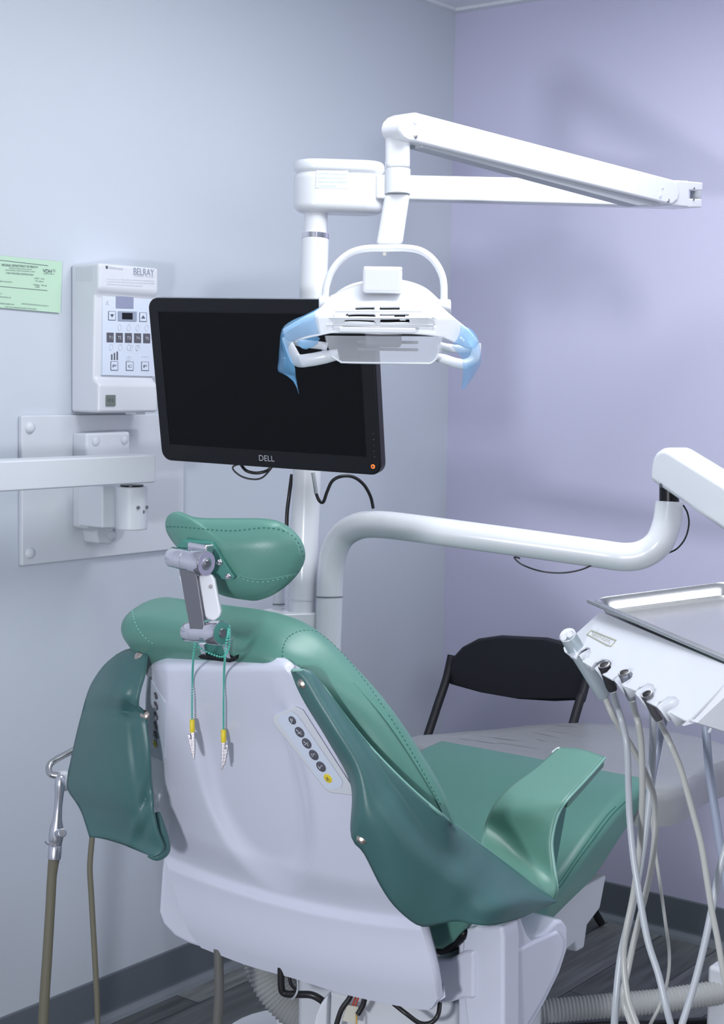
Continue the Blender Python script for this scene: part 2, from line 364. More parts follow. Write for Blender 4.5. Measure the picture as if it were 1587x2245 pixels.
def ring(cx, cy, rx, ry, mt='inkl'):
    P = [mid(cx+rx*math.copysign(abs(math.cos(a))**.8, math.cos(a)), cy+ry*math.sin(a), .0012) for a in [k*math.pi/8 for k in range(17)]]
    vs, fs = sweep(P, .0004, 5); link('tooth_symbol', vs, fs, mt, XB)
for k in range(4): ring(262+k*19.8, 718+k*.4, 3.6, 6.5)
for k in range(4): ring(243.5+k*(20 if k < 2 else 19.5), 761+k*.5, 4, 6.5)
for x in (288, 300): ring(x, 763, 2.2, 6.5)
for k in range(3): box('patient_symbol', mid(245+k*6, 783-k*1.5, .001), AX, (.004, .001, .012+.003*k), 'ink', XB, bevel=.001); ring(280+k*4, 786, 2.2, 5) if k < 2 else None
for k in range(3): disc('dot_symbol', mid(312+k*5.5, 782, .001), (0, -1, 0), .0017, .0006, 'inkl', XB)
box('tube_symbol', mid(235, 667, .001), AX, (.009, .001, .0015), 'inkl', XB); disc('tube_symbol', mid(235.5, 662, .001), (0, -1, 0), .003, .0006, 'inkl', XB)
sw = box('power_switch', fr(241.5, 878, D), AX, (.026, .006, .023), mat('green_grey_rocker', (.16, .19, .17), .4), XB, bevel=.001, label='green-grey rocker power switch')
text('switch_mark', 'O I', fr(236, 880, D+.0036), fr(248, 880.5, D+.0036), UPZ, .006, 'ink', sw)
for k in range(9):
    a = onX(168+k*4.2, 586, xl); b = onX(168+k*4.2, 617, xl); box('vent_slot', (a+b)/2, AX, (.0008, .0016, (a-b).length), 'inkl', XB)
box('underside_latch', (-1.262, -.05, 1.342), AX, (.03, .03, .006), 'white2', XB, bevel=.001)
# ================================================================ WALL PLATE AND X-RAY ARM
WP_ = root('xray_arm_mount', 'white wall plate carrying the horizontal x-ray arm below the control box', 'wall mount', (-1.31, 0, 1.033))
wbox('mounting_plate', (-1.541, -.012, 1.033), (-1.071, 0, 1.338), 'satin', WP_, bevel=.003)
for x, y in ((65, 938), (65, 1213), (372, 925)):
    disc('bolt_cover', onY(x, y, -.012), (0, -1, 0), .0115, .008, 'satin', WP_, dome=1)
bx = prism('bracket', [onY(*p, -.055) for p in [(190, 950), (286, 946), (286, 1160), (250, 1160), (250, 1188), (240, 1194), (215, 1192), (210, 1165), (190, 1158)]], (0, .045, 0), 'satin', WP_, bevel=.006)
for x, y in ((210, 967), (273, 964), (243, 1174)):
    c = onY(x, y, -.055); disc('screw_ring', c, (0, -1, 0), .0105, .0015, 'inkl', bx); disc('screw_cap', c, (0, -1, 0), .0092, .003, 'satin', bx, dome=1)
vc = onY(288, 1112, -.14)
cyl('swivel_hub', onY(288, 1160, -.14), onY(288, 1066, -.14), .033, 'satin', WP_, bevel=.003)
prism('swivel_web', [onY(*p, -.12) for p in [(225, 1066), (300, 1064), (300, 1158), (225, 1158)]], (0, .075, 0), 'satin', WP_, bevel=.004)
cyl('swivel_washer', onY(289, 1068, -.14), onY(289, 1063, -.14), .024, 'black', WP_)
for x, y in ((303, 1113), (314, 1122), (322, 1112)):
    c = onY(x, y, -.172); q = (CAM-c).normalized(); disc('set_screw', c-q*.004, q, .0035, .006, 'ink', WP_)
b0, b1 = onY(0, 1012, -.2), onY(342, 1058, -.2)
a_ = onY(342, 997, -.2); e_ = onY(342, 1058, -.2)
wbox('horizontal_arm', (-2.15, -.2, e_.z), (a_.x, -.135, a_.z), 'satin', WP_, bevel=.004)
# ================================================================ EQUIPMENT POST
PB = U(661, 1390, 3.25); PT = U(693, 462, 3.25)
def pp(y): t = (y-462)/(1390-462); return PT.lerp(PB, t)
EP = root('equipment_post', 'tall white post behind the chair carrying monitor and lamp arms', 'post', (PB.x, PB.y, 0))
cyl('lower_pole', pp(1350), pp(1000), .0298, 'white', EP); cyl('pole_collar', pp(1312), pp(1316), .0307, 'white2', EP)
cyl('upper_pole', pp(1000), pp(524), .0292, 'white', EP, bevel=.002)
cyl('chrome_collar', pp(524), pp(513), .0287, 'chrome', EP, label='chrome ring near the top of the post')
cyl('top_pole', pp(513), pp(455), .0245, 'white', EP)
cyl('base_column', (PB.x, PB.y, 0), PB+V((0, 0, .0)), .045, 'white', EP)
cyl('base_plate', (PB.x, PB.y, 0), (PB.x, PB.y, .02), .16, 'white', EP, bevel=.005)
bc = [U(600, 1345, 3.27), U(700, 1350, 3.22)]
def stadium(a, b, r, n=12):
    a = V(a); b = V(b); d = (b-a); d.z = 0; d.normalize(); s = V((-d.y, d.x, 0)); P = []
    for k in range(n+1): th = -math.pi/2+math.pi*k/n; P.append(b+(d*math.cos(th)+s*math.sin(th))*r)
    for k in range(n+1): th = math.pi/2+math.pi*k/n; P.append(a+(d*math.cos(th)+s*math.sin(th))*r)
    return P
q = pp(1338); prism('bracket_block', [V((p.x, p.y, q.z)) for p in stadium(q+V((-.035, .025, 0)), q+V((.0, 0, 0)), .045)], (0, 0, -.12), 'white', EP, bevel=.003)
cyl('side_tube', U(611, 1330, 3.3), U(616, 1180, 3.3), .0125, 'white', EP)
cyl('side_tube_ring', U(611, 1326, 3.3), U(611, 1323, 3.3), .0132, 'toe', EP)
# delivery arm pipe
DA = root('delivery_arm', 'bent white tube arm reaching right from the post over the chair', 'arm', (U(718, 1480, 3.22).x, U(718, 1480, 3.22).y, .0))
pipe = [(716, 1520, 3.22), (719, 1420, 3.22), (722, 1320, 3.22), (725, 1255, 3.22), (733, 1207, 3.21), (753, 1172, 3.20), (788, 1153, 3.18), (830, 1150, 3.16), (900, 1157, 3.13), (1100, 1184, 3.08), (1300, 1212, 3.04), (1370, 1221, 3.02), (1412, 1214, 3.01), (1444, 1190, 3.0), (1461, 1150, 3.0), (1467, 1112, 3.0), (1468, 1100, 3.0)]
tube('bent_pipe', px3(pipe), .0278, 'white', DA, n=8, seg=32, bevel=.003)
cyl('pipe_joint', U(722, 1310, 3.22), U(722, 1306.5, 3.22), .0283, 'toe', DA)
q0 = U(718, 1480, 3.22); cyl('lower_sleeve', (q0.x, q0.y, 0), U(718, 1440, 3.22), .029, 'white', DA)
cyl('dark_swivel', U(1467, 1104, 3.0), U(1467, 1062, 3.0), .019, 'black', DA, label='dark swivel between the two arms')
A0, A1 = U(1440, 1030, 3.0), U(1700, 1190, 2.66); ad = A1-A0; ad.z = 0; ad.normalize(); an = V((ad.y, -ad.x, 0))
if an.dot(CAM-A0) < 0: an = -an
def arm_pl(x, y): return onp(x, y, A0+an*.03, an)
ol = [(1421, 1054), (1424, 1020), (1428, 1001), (1436, 989), (1447, 982), (1457, 981), (1466, 985), (1587, 1060), (1700, 1130), (1700, 1245), (1587, 1168), (1500, 1108)]
prism('spring_arm', [arm_pl(*p) for p in ol], -an*.06, 'white', DA, bevel=.013, seg=5)
cc = arm_pl(1448.5, 1064); disc('arm_screw', cc-an*.001, an, .0042, .002, 'grey', DA)
tube('slack_cable', px3([(1140, 1224, 3.06), (1127, 1222, 3.06), (1145, 1238, 3.05), (1185, 1252, 3.05), (1230, 1256, 3.04), (1270, 1250, 3.03), (1300, 1238, 3.03)]), .0016, 'cable', DA, label='thin black cable under the arm')
tube('loop_cable', px3([(1466, 1212, 3.02), (1485, 1202, 3.0), (1502, 1180, 3.0), (1510, 1150, 3.0), (1507, 1125, 2.98), (1498, 1108, 2.97)]), .0017, 'cable', DA, label='thin black cable looping at the elbow')
# ================================================================ MONITOR
MC = V((-1.343, -.476, 1.408)); mw = V((.151, -.988, -.02)).normalized(); mh = V((.179, .048, -.983)); mh = (mh-mw*mh.dot(mw)).normalized(); mn = mw.cross(mh)
if mn.dot(CAM-MC) < 0: mn = -mn
def rrect(c, X, Y, w, h, r, n=6):
    P = []
    for sx, sy, a0 in ((1, 1, 0), (-1, 1, 90), (-1, -1, 180), (1, -1, 270)):
        for k in range(n+1):
            a = math.radians(a0+90*k/n); P.append(c+X*(sx*(w/2-r)+r*math.cos(a))+Y*(sy*(h/2-r)+r*math.sin(a)))
    return P
MO = root('computer_monitor', 'black widescreen computer monitor switched off on the post', 'monitor', MC-mh*0+V((0, 0, -.17)))
def mp_(u, v, n=0): return MC+mw*u+mh*v+mn*n
prism('bezel', rrect(mp_(0, 0), mw, mh, .505, .33, .022), -mn*.022, 'black', MO, bevel=.003)
prism('back_cover', rrect(mp_(0, 0, -.022), mw, mh, .497, .322, .02), -mn*.028, 'black', MO, bevel=.012, taper=.9)
prism('screen', rrect(mp_(-.004, -.004, .0002), mw, mh, .448, .268, .002), mn*.0006, 'screen', MO)
for u0, v0, du, dv in ((-.004, -.1385, .45, .0012), (-.004, .1305, .45, .0012), (-.229, -.004, .0012, .27), (.2215, -.004, .0012, .27)):
    box('screen_edge', mp_(u0, v0, .0004), (mw, mh, mn), (du, dv, .0016), 'black', MO)
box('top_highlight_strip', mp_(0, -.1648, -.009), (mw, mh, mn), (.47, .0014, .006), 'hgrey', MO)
text('maker_letters', 'DELL', mp_(-.017, .1515, .0006), mp_(.018, .1515, .0006), -mh, .0115, 'silver', MO)
disc('power_light', mp_(.236, .148, 0), mn, .0042, .0015, 'orange', MO, label='small orange power light'); disc('power_button', mp_(.236, .148, .0008), mn, .0022, .0015, 'grey', MO)
for k in range(5): disc('menu_button', mp_(.2405, .085+k*.011, -.0005), mn, .0009, .0012, 'ink', MO)
j = mp_(.0, .02, -.05); pj = pp(870); tube('mounting_bracket', [j, j.lerp(pj, .5), pj], .018, 'black', MO, seg=12)
tube('power_cable', px3([(560, 1010, 3.1), (512, 1022, 3.1), (522, 1040, 3.1), (548, 1050, 3.1), (575, 1047, 3.1), (600, 1020, 3.1)]), .0018, 'cable', MO)
tube('video_cable', px3([(528, 1018, 3.12), (540, 1032, 3.11), (562, 1037, 3.11), (585, 1032, 3.11), (598, 1020, 3.12)]), .0032, 'cable', MO)
tube('signal_cable', px3([(686, 1036, 3.12), (690, 1060, 3.12), (693, 1082, 3.12)]), .0042, 'hose', MO, label='grey plug end of the signal cable')
tube('signal_cable', px3([(693, 1082, 3.12), (700, 1098, 3.12), (709, 1100, 3.12), (717, 1078, 3.12), (729, 1054, 3.12), (750, 1044, 3.12), (775, 1046, 3.13), (797, 1062, 3.14), (812, 1088, 3.15), (818, 1114, 3.16)]), .0034, 'cable', MO)
tube('power_lead', px3([(640, 1040, 3.3), (634, 1085, 3.31), (629, 1130, 3.31), (628, 1200, 3.31)]), .0042, 'cable', MO)
# ================================================================ OPERATORY LIGHT
OL = root('dental_operating_light', 'white dental operating light on a jointed overhead arm', 'lamp', pp(513))
ha, hb = pp(430), U(792, 405, 3.26)
ha = V((ha.x, ha.y, 0)); hb = V((hb.x, hb.y, 0)); zt = U(700, 349, 3.22).z; zb = U(700, 462, 3.2).z
prism('arm_housing', [V((p.x, p.y, zb)) for p in stadium(ha, hb, .048)], (0, 0, (zt-zb)*.8), 'white', OL, bevel=.018, seg=5)
prism('housing_lid', [V((p.x, p.y, zb+(zt-zb)*.74)) for p in stadium(ha, hb, .049)], (0, 0, (zt-zb)*.26), 'white', OL, bevel=.012, seg=5)
hd = (hb-ha).normalized(); hn = V((hd.y, -hd.x, 0)); hn = hn if hn.dot(CAM-ha) > 0 else -hn
def hp(x, y, e=.0485): return onp(x, y, ha+hn*e, hn)
lb = link('caution_label', [hp(694, 373), hp(764, 374), hp(763, 413), hp(692, 412)], [(0, 1, 2, 3)], 'panel', OL, smooth=False, label='pale printed caution label')
for k, s in enumerate(['CAUTION: Gradually rotate', 'the light head to avoid strain.', 'Refer servicing to qualified', 'service personnel.']):
    text('label_text', s, hp(698, 382+k*8.6, .0492), hp([759, 757, 760, 737][k], 383+k*8.6, .0492), UPZ, .0032, 'inkl', lb)
B0, B1 = U(830, 410, 3.24), U(1480, 425, 3.36); bd = (B1-B0).normalized(); bn = V((bd.y, -bd.x, 0)).normalized(); bn = bn if bn.dot(CAM-B0) > 0 else -bn
def b1(x, y): return onp(x, y, B0+bn*.02, bn)
prism('horizontal_arm', [b1(*p) for p in [(825, 382), (1205, 390), (1500, 402), (1500, 455), (1200, 446), (825, 436)]], -bn*.045, 'white', OL, bevel=.005)
S0, S1 = U(907, 277, 2.72), U(1480, 425, 3.30); sd = S1-S0; sd.z = 0; sd.normalize(); sn = V((sd.y, -sd.x, 0)); sn = sn if sn.dot(CAM-S0) > 0 else -sn
def s1(x, y, e=.0): return onp(x, y, S0+sn*(.024+e), sn)
ol = [(914, 246), (1180, 316), (1474, 393), (1486, 402), (1491, 420), (1487, 438), (1474, 449), (1455, 445), (1180, 378), (914, 312)]
ol += [(907+32*math.cos(math.radians(a)), 279-32*math.sin(math.radians(a))) for a in (250, 225, 200, 175, 150, 125, 100)]
prism('spring_arm', [s1(*p) for p in ol], -sn*.046, 'white', OL, bevel=.005)
ol2 = [(925, 316), (1100, 357), (1455, 446), (1400, 452), (1100, 371), (925, 324)]
prism('arm_shaded_underside', [s1(*p, -.008) for p in ol2], -sn*.03, 'hose', OL, bevel=.002)  # bottom face of the spring arm, its shade put in as grey colour
for x, y in ((911, 299), (1465, 440)): disc('arm_bolt', s1(x, y, .0)-sn*.001, sn, .0048, .004, 'chrome', OL, dome=1)
disc('arm_plug', s1(910, 264), sn, .0065, .0007, 'panel', OL); disc('arm_plug', s1(1447, 429), sn, .0055, .0006, 'panel', OL); disc('arm_plug', s1(1452, 412), sn, .0036, .0006, 'panel', OL)
jb = [(1472, 394), (1530, 397), (1542, 401), (1540, 455), (1478, 453), (1462, 440)]
prism('elbow_block', [s1(*p, -.004) for p in [(1466, 394), (1512, 396), (1512, 455), (1466, 450)]], -sn*.046, 'white', OL, bevel=.004)
prism('elbow_fork', [s1(*p, -.004) for p in [(1508, 397), (1541, 400), (1541, 418), (1508, 417)]], -sn*.046, 'white', OL, bevel=.003)
prism('elbow_fork', [s1(*p, -.004) for p in [(1508, 435), (1539, 436), (1539, 455), (1508, 455)]], -sn*.046, 'white', OL, bevel=.003)
cyl('elbow_pin', s1(1526, 405, -.03), s1(1524, 448, -.03), .012, 'satin', OL)
for x, y in ((1521.5, 413), (1520.5, 437.5)): disc('fork_screw', s1(x, y, -.003), sn, .0022, .0012, 'grey', OL)
# head neck
nk = 2.70
cyl('neck_cylinder', U(871, 426, nk), U(871.5, 372, nk), .0225, 'white', OL); cyl('neck_joint', U(871, 373.5, nk), U(871, 371, nk), .0218, 'toe', OL)
LA = R0; LC = V((-math.cos(YAW), -math.sin(YAW), 0))          # lamp frame: across, towards the viewer side
prism('neck_head', [U(x, y, nk-.012) for x, y in [(845, 371), (845, 285), (860, 264), (880, 262), (893, 263), (899, 290), (899, 324), (899, 371)]], -LC*.044, 'white', OL, bevel=.014, seg=5)
disc('neck_cap', U(877, 263, 2.70), V((-.3, 0, 1)), .013, .009, 'steel', OL, dome=1, label='domed steel cap on the joint')
prism('neck_blade', [U(x, y, nk-.014) for x, y in [(844, 424), (899, 424), (882, 538), (824, 538)]], -LC*.026, 'white', OL, bevel=.008, seg=4)
yk = [(712, 672), (713, 648), (716, 625), (727, 596), (746, 571), (772, 553), (805, 545), (850, 544), (890, 544), (922, 550), (948, 568), (966, 596), (973, 625), (973, 672)]
tube('cowl_gap', [lampP(x, y, -.02) for x, y in [(878, 640), (900, 646), (925, 657), (945, 670), (958, 680)]], [.0008, .0016, .0018, .0014, .0004], 'grey', OL, seg=6) if 0 else None
tube('yoke', [U(x, y, 2.67) for x, y in yk], .0062, 'white', OL, seg=16)
for x0, x1, y, dd in ((699, 722, 665, 2.67), (958, 988, 676, 2.67)):
    cyl('tilt_knob', U(x0, y, dd), U(x1, y, dd), .0135 if x0 < 800 else .0155, 'white', OL, bevel=.003)
box('cable_clip', U(843, 555, 2.68), (LA, LC, UPZ), (.006, .01, .008), 'cream', OL, bevel=.001)
# head body: loft in lamp frame
HL = link  # alias
body = OL
def lampP(x, y, c): return onp(x, y, U(840, 690, 2.66)+LC*c, LC)
nu, nv = 96, 40
top = [(725, 648), (760, 632), (800, 620), (845, 617), (890, 622), (930, 642), (962, 668)]
bot = [(619, 722), (634, 748), (690, 738), (744, 729), (830, 733), (911, 733), (975, 742), (1030, 765), (1050, 750)]
left = [(725, 648), (700, 676), (660, 698), (619, 722)]
right = [(962, 668), (1000, 700), (1030, 725), (1050, 750)]
g = coons(top, bot, left, right, nu, nv)
def lc(x, y):
    return -.045+.105*sm(610, 700, y)*(1-abs(x-835)/700) + .004*math.sin((y-640)/7) * (1 if 690 < y < 728 and 730 < x < 950 else 0)
G = [[lampP(p.x, p.y, lc(p.x, p.y)) for p in r] for r in g]
slots = []
for yy, a, b in ((674.5, 778, 878), (690, 757, 897), (705, 755, 896)):
    slots += [(a, 822, yy-3.4, yy+3.4), (832, b, yy-3.4, yy+3.4)]
vs, fs = gridmesh(G); W1 = nu+1; keep = []
for f in fs:
    j_, i_ = divmod(f[0], W1); p = g[j_][i_]; q2 = g[min(j_+1, nv)][min(i_+1, nu)]; mx_, my_ = (p.x+q2.x)/2, (p.y+q2.y)/2
    if not any(a < mx_ < b and c < my_ < d for a, b, c, d in slots): keep.append(f)
link('lamp_hood', vs, keep, 'white', OL, solid=.004, soff=-1)
for x0, x1, y in ((735, 925, 682.5), (722, 940, 697.5), (716, 950, 713)):
    tube('hood_rib', [lampP(x, y-.5, lc(x, y)+.0012) for x in [x0+(x1-x0)*k/8 for k in range(9)]], .0014, 'white', OL, seg=8, flat=1)
# rear cowl arching behind the hood
gb = coons([(725, 652), (760, 628), (800, 616), (845, 612), (890, 616), (935, 634), (975, 672)], [(725, 700), (760, 690), (845, 690), (930, 694), (975, 700)], [(725, 652), (724, 675), (725, 700)], [(975, 672), (976, 688), (975, 700)], 30, 8)
vs, fs = gridmesh([[lampP(p.x, p.y, -.075+.03*sm(612, 690, p.y)) for p in r] for r in gb]); link('rear_cowl', vs, fs, 'white', OL, solid=.004)
box('lamp_top_box', lampP(838, 616, -.01), (LA, LC, UPZ), (.067, .06, .044), 'white', OL, bevel=.006)
box('lamp_top_lid', lampP(839, 592, -.01), (LA, LC, UPZ), (.066, .058, .008), 'white', OL, bevel=.003)
# front lip, glass, reflector and bulb holder
box('front_lip', lampP(827, 724, .062), (LA, LC, UPZ), (.128, .006, .009), 'white', OL, bevel=.002)
box('lamp_interior', lampP(828, 690, -.035), (LA, LC, UPZ), (.12, .02, .032), 'black', OL)
box('bulb_holder', lampP(840, 744, .02), (LA, LC, UPZ), (.062, .03, .027), 'lens', OL, bevel=.006, label='dark grey bulb holder')
box('reflector_frame', lampP(840, 733, .0), (LA, LC, UPZ), (.175, .05, .004), 'black', OL, bevel=.001)
for y in (750, 766): box('reflector_bar', lampP(850, y, -.02), (LA, LC, UPZ), (.105, .01, .005), 'lens', OL, bevel=.001)
sh = [(712, 735), (714, 750), (727, 782), (748, 793), (960, 797), (968, 770), (968, 738)]
SP = lampP(840, 760, 0)
vs = []; fs = []
shP = [lampP(x, y, .055) for x, y in [(713, 736), (716, 752), (728, 780), (745, 792), (765, 795), (920, 797), (945, 796), (960, 782), (968, 755), (969, 738)]]
n_ = len(shP); vs = shP+[p-LC*.085 for p in shP]; fs = [tuple(range(n_))]+[(i, i+1, n_+i+1, n_+i) for i in range(n_-1)]
link('splash_shield', vs, fs, 'clear', OL, solid=.0025, smooth=False, label='clear plastic splash shield')
tube('shield_edge', [lampP(x, y, .056) for x, y in [(727, 781), (745, 792), (765, 795), (920, 797), (945, 796), (960, 782)]], .0016, 'satin', OL, seg=8)
for s_, pts in ((0, [(626, 738), (640, 770), (653, 790), (680, 789), (712, 783), (742, 777)]), (1, [(1046, 752), (1040, 785), (1022, 798), (1000, 796), (975, 788), (955, 782)])):
    tube('side_handle', [lampP(x, y, .0+.02*sm(0, 1, k/5)) for k, (x, y) in enumerate(pts)], [.0075, .010, .0115, .0115, .0115, .009], 'white', OL, seg=16, flat=.7)
for s_, pts in ((0, [(632, 742), (660, 752), (700, 757), (718, 760)]), (1, [(1044, 764), (1010, 765), (980, 762), (964, 758)])):
    tube('side_frame', [lampP(x, y, -.02) for x, y in pts], .007, 'white', OL, seg=12)
box('shield_clip', lampP(711, 764, .03), (LA, LC, UPZ), (.008, .012, .014), 'clear', OL, bevel=.001); box('shield_clip', lampP(963, 764, .03), (LA, LC, UPZ), (.008, .012, .014), 'clear', OL, bevel=.001)
# barrier film: two crumpled sleeves (things of their own)
def crumple(rows, label, c0):
    R = []
    for r in rows:
        R.append([lampP(x, y, c+random.uniform(-.005, .005)) for x, y, c in r])
    o = patch('barrier_film', R, 'film', None, solid=.0004, n=3); tag(o, label, 'plastic film', 'barrier films on the lamp handles'); return o
crumple([[(704, 672, .040), (690, 690, .052), (700, 732, .05)],
         [(670, 690, .045), (655, 712, .060), (668, 738, .05)],
         [(640, 703, .040), (630, 726, .062), (638, 752, .05)],
         [(618, 722, .030), (617, 742, .062), (632, 768, .055)],
         [(613, 760, .025), (622, 775, .060), (645, 800, .05)],
         [(611, 790, .022), (622, 802, .055), (648, 822, .045)],
         [(611, 815, .022), (630, 822, .045), (650, 835, .035)],
         [(645, 824, .03), (650, 842, .034), (655, 865, .028)]], 'crumpled blue film sleeve hanging from the left lamp handle before the monitor', 0)
crumple([[(660, 738, -.01), (690, 735, -.012), (702, 742, -.01)], [(650, 752, -.01), (680, 756, -.012), (688, 760, -.01)], [(662, 764, -.01), (672, 766, -.012), (676, 762, -.01)]], 'bright blue film tucked inside the left lamp handle opening', 0)
crumple([[(1010, 712, .045), (1006, 735, .052), (990, 760, .04)],
         [(1035, 724, .04), (1022, 748, .058), (1000, 770, .04)],
         [(1048, 745, .03), (1036, 765, .055), (1012, 785, .04)],
         [(1054, 775, .02), (1042, 788, .05), (1015, 805, .045)],
         [(1052, 800, .02), (1038, 812, .04), (1014, 828, .04)],
         [(1036, 828, .02), (1026, 838, .032), (1012, 845, .03)],
         [(1020, 850, .02), (1017, 853, .028), (1013, 854, .025)]], 'crumpled blue film sleeve hanging from the right lamp handle before the lavender wall', 0)
# ================================================================ FOLDING CHAIR (black)
FC = root('folding_chair', 'black padded folding chair standing in the room corner', 'chair', (-.35, -.37, 0))
po = [(979, 1500), (975, 1478), (985, 1445), (1005, 1420), (1035, 1403), (1080, 1397), (1180, 1402), (1228, 1412), (1262, 1432), (1283, 1462), (1282, 1500), (1266, 1537), (1200, 1542), (1120, 1538), (1040, 1522)]
P = [onX(x, y, -.22) for x, y in po]
for p in P: p.x += .035*(1-((p.y+.37)/.22)**2)
prism('backrest', P, (.022, 0, 0), 'matteblack', FC, bevel=.008, seg=4)
yl = onX(978, 1490, -.22).y; yr = onX(1286, 1480, -.22).y
for yy, pts in ((yl, [(990, 1437), (978, 1490), (958, 1550), (937, 1614)]), (yr, [(1276, 1445), (1286, 1478), (1275, 1530), (1258, 1580)])):
    PP = [onY(x, y, yy) for x, y in pts]; dv = (PP[-1]-PP[1]); PP.append(PP[-1]+dv*(PP[-1].z/-dv.z)+V((0, 0, .006)))
    tube('frame_tube', PP, .0115, 'matteblack', FC, seg=16)
    tube('rear_leg', [V((-.40, yy+(-.02 if yy > -.3 else .02), .43)), V((-.24, yy+(-.02 if yy > -.3 else .02), .2)), V((-.07, yy+(-.02 if yy > -.3 else .02), .012))], .0105, 'matteblack', FC, seg=12)
box('seat', (-.44, (yl+yr)/2, .425), AX, (.38, .385, .04), 'matteblack', FC, bevel=.012)
cyl('cross_bar', (-.13, yl-.02, .09), (-.13, yr+.02, .09), .008, 'matteblack', FC)
# ================================================================ DENTAL CHAIR
DC = root('dental_chair', 'reclining dental treatment chair in green vinyl with glossy white shell', 'dental chair', (-1.25, -.83, 0))
# backrest shell
def soff(x, y):
    o = 0
    o += .030*(max(0, (368-x)/46)**1.4)*(1-sm(1850, 1950, y))
    o += .03*sm(1475, 1425, y)**1.5
    # scoop
    xc = 575+.24*(y-1720); e = ((x-xc)/(130 if x < xc else 100))**2 + ((y-1710)/(235 if y > 1710 else 620))**2
    o += .019*(1-sm(.45, 1.15, e))*sm(1450, 1640, y)
    yc = 1878+ (x-360)*.42-(x-360)**2*.00031
    o += .011*sm(yc-75, yc-4, y)*(1-sm(yc-8, yc+26, y)) - .022*sm(yc, yc+150, y)
    o += .03*sm(2090+(x-445)*.20, 2150+(x-445)*.20, y)*0
    return o
g = coons([(336, 1428), (344, 1418), (358, 1411), (395, 1425), (433, 1441), (512, 1447), (575, 1443), (600, 1449), (620, 1461), (632, 1476)],
          [(441, 2078), (543, 2117), (646, 2146), (748, 2178), (850, 2201), (928, 2214), (945, 2210), (958, 2192)],
          [(336, 1428), (322, 1490), (318, 1560), (320, 1640), (328, 1720), (345, 1800), (362, 1880), (385, 1960), (410, 2035), (441, 2078)],
          [(632, 1476), (680, 1560), (730, 1645), (775, 1738), (800, 1800), (830, 1865), (870, 1950), (905, 2005), (922, 2030), (938, 2090), (950, 2140), (958, 2192)], 90, 150)
G = [[bk(p.x, p.y, soff(p.x, p.y)) for p in r] for r in g]
nu_, nv_ = len(g[0])-1, len(g)-1
# rim: continue forwards around the border
cen = bk(600, 1780)
def rim(p): d = (cen-p).normalized(); return [p+BN*.006+d*-.003, p+BN*.016+d*-.001, p+BN*.028+d*.010]
G2 = []
for k in (2, 1, 0): G2.append([rim(p)[k] for p in G[0]])
for r in G: G2.append(r)
for k in (0, 1, 2): G2.append([rim(p)[k] for p in G[-1]])
G3 = []
for k_, r in enumerate(G2):
    lv = 3-k_ if k_ < 3 else max(0, k_-(len(G2)-4))
    def ex(p): return [p if j_ < lv else rim(p-BN*(0, .006, .016, .028)[lv])[j_] for j_ in range(3)]
    a_x, b_x = ex(r[0]), ex(r[-1]); G3.append(a_x[::-1]+r+b_x)
vs, fs = gridmesh(G3); SH = link('back_shell', vs, fs, 'shell', DC, solid=.003, soff=-1, label='glossy white plastic back shell')
shT = bvh(SH)
def shn(x, y):
    a, b, c = hit(shT, x-4, y), hit(shT, x+4, y), hit(shT, x, y-4); d = hit(shT, x, y+4)
    n = (b-a).cross(d-c).normalized(); return n if n.dot(CAM-a) > 0 else -n
# cushion of the backrest
rows = [(.038, .17, .05), (.034, .222, -.02), (.022, .245, -.085), (.002, .252, -.128), (-.035, .255, -.168), (-.11, .262, -.235), (-.19, .27, -.282), (-.27, .275, -.315), (-.35, .275, -.32), (-.44, .25, -.29), (-.50, .2, -.22)]
def xsec(t, sL, sR, n0, n1, r, k=8):
    P = []
    for (cs, cn, a0) in ((sR+r, n0+r, 180), (sR+r, n1-r, 90), (sL-r, n1-r, 0), (sL-r, n0+r, -90)):
        for i in range(k+1):
            a = math.radians(a0-90*i/k) ; P.append(bl(cs+r*math.cos(a), t, cn+r*math.sin(a)))
    return P
def xs(t, sL, sR, n0, n1, r, k=8):
    P = []
    cor = [(sR+r, n0+r, 270, 180), (sR+r, n1-r, 180, 90), (sL-r, n1-r, 90, 0), (sL-r, n0+r, 0, -90)]
    for cs, cn, a0, a1 in cor:
        for i in range(k+1):
            a = math.radians(a0+(a1-a0)*i/k); P.append(bl(cs+r*math.cos(a), t, cn+r*math.sin(a)))
    return P
L = []
for i, (t, sL, sR) in enumerate(rows):
    f = [.35, .6, .8, .93, 1, 1, 1, 1, 1, .9, .7][i]; n0, n1 = .062-.06*f+.042*sm(-.0, -.08, t), .062+.068*f
    L.append(xs(t, sL, sR, n0, n1, min(.052*f, .05)))
L.insert(0, [p+(bl(.10, .040, .062)-p)*.6 for p in L[0]])
cols = [catmull([r[i] for r in L], 5) for i in range(len(L[0]))]; LL = [[c[j] for c in cols] for j in range(len(cols[0]))]
ns = len(LL[0]); vs = [p for r in LL for p in r]; fs = []
for j_ in range(len(LL)-1):
    for i in range(ns): fs.append((j_*ns+i, j_*ns+(i+1) % ns, (j_+1)*ns+(i+1) % ns, (j_+1)*ns+i))
fs.append(tuple(range(ns))); fs.append(tuple((len(LL)-1)*ns+i for i in range(ns)))
BC = link('backrest_cushion', vs, fs, 'green', DC)
T = bvh(BC)
stitch('seam', T, [(628, 1480), (619, 1440), (622, 1415), (634, 1395), (655, 1384), (680, 1382), (700, 1388), (730, 1412), (770, 1455), (820, 1520), (870, 1595), (915, 1670), (950, 1735), (968, 1768)], 'stitch', BC, .0008)
stitch('seam', T, [(291, 1322), (291, 1345), (300, 1375), (320, 1400), (340, 1414)], 'stitchl', BC, .0010)
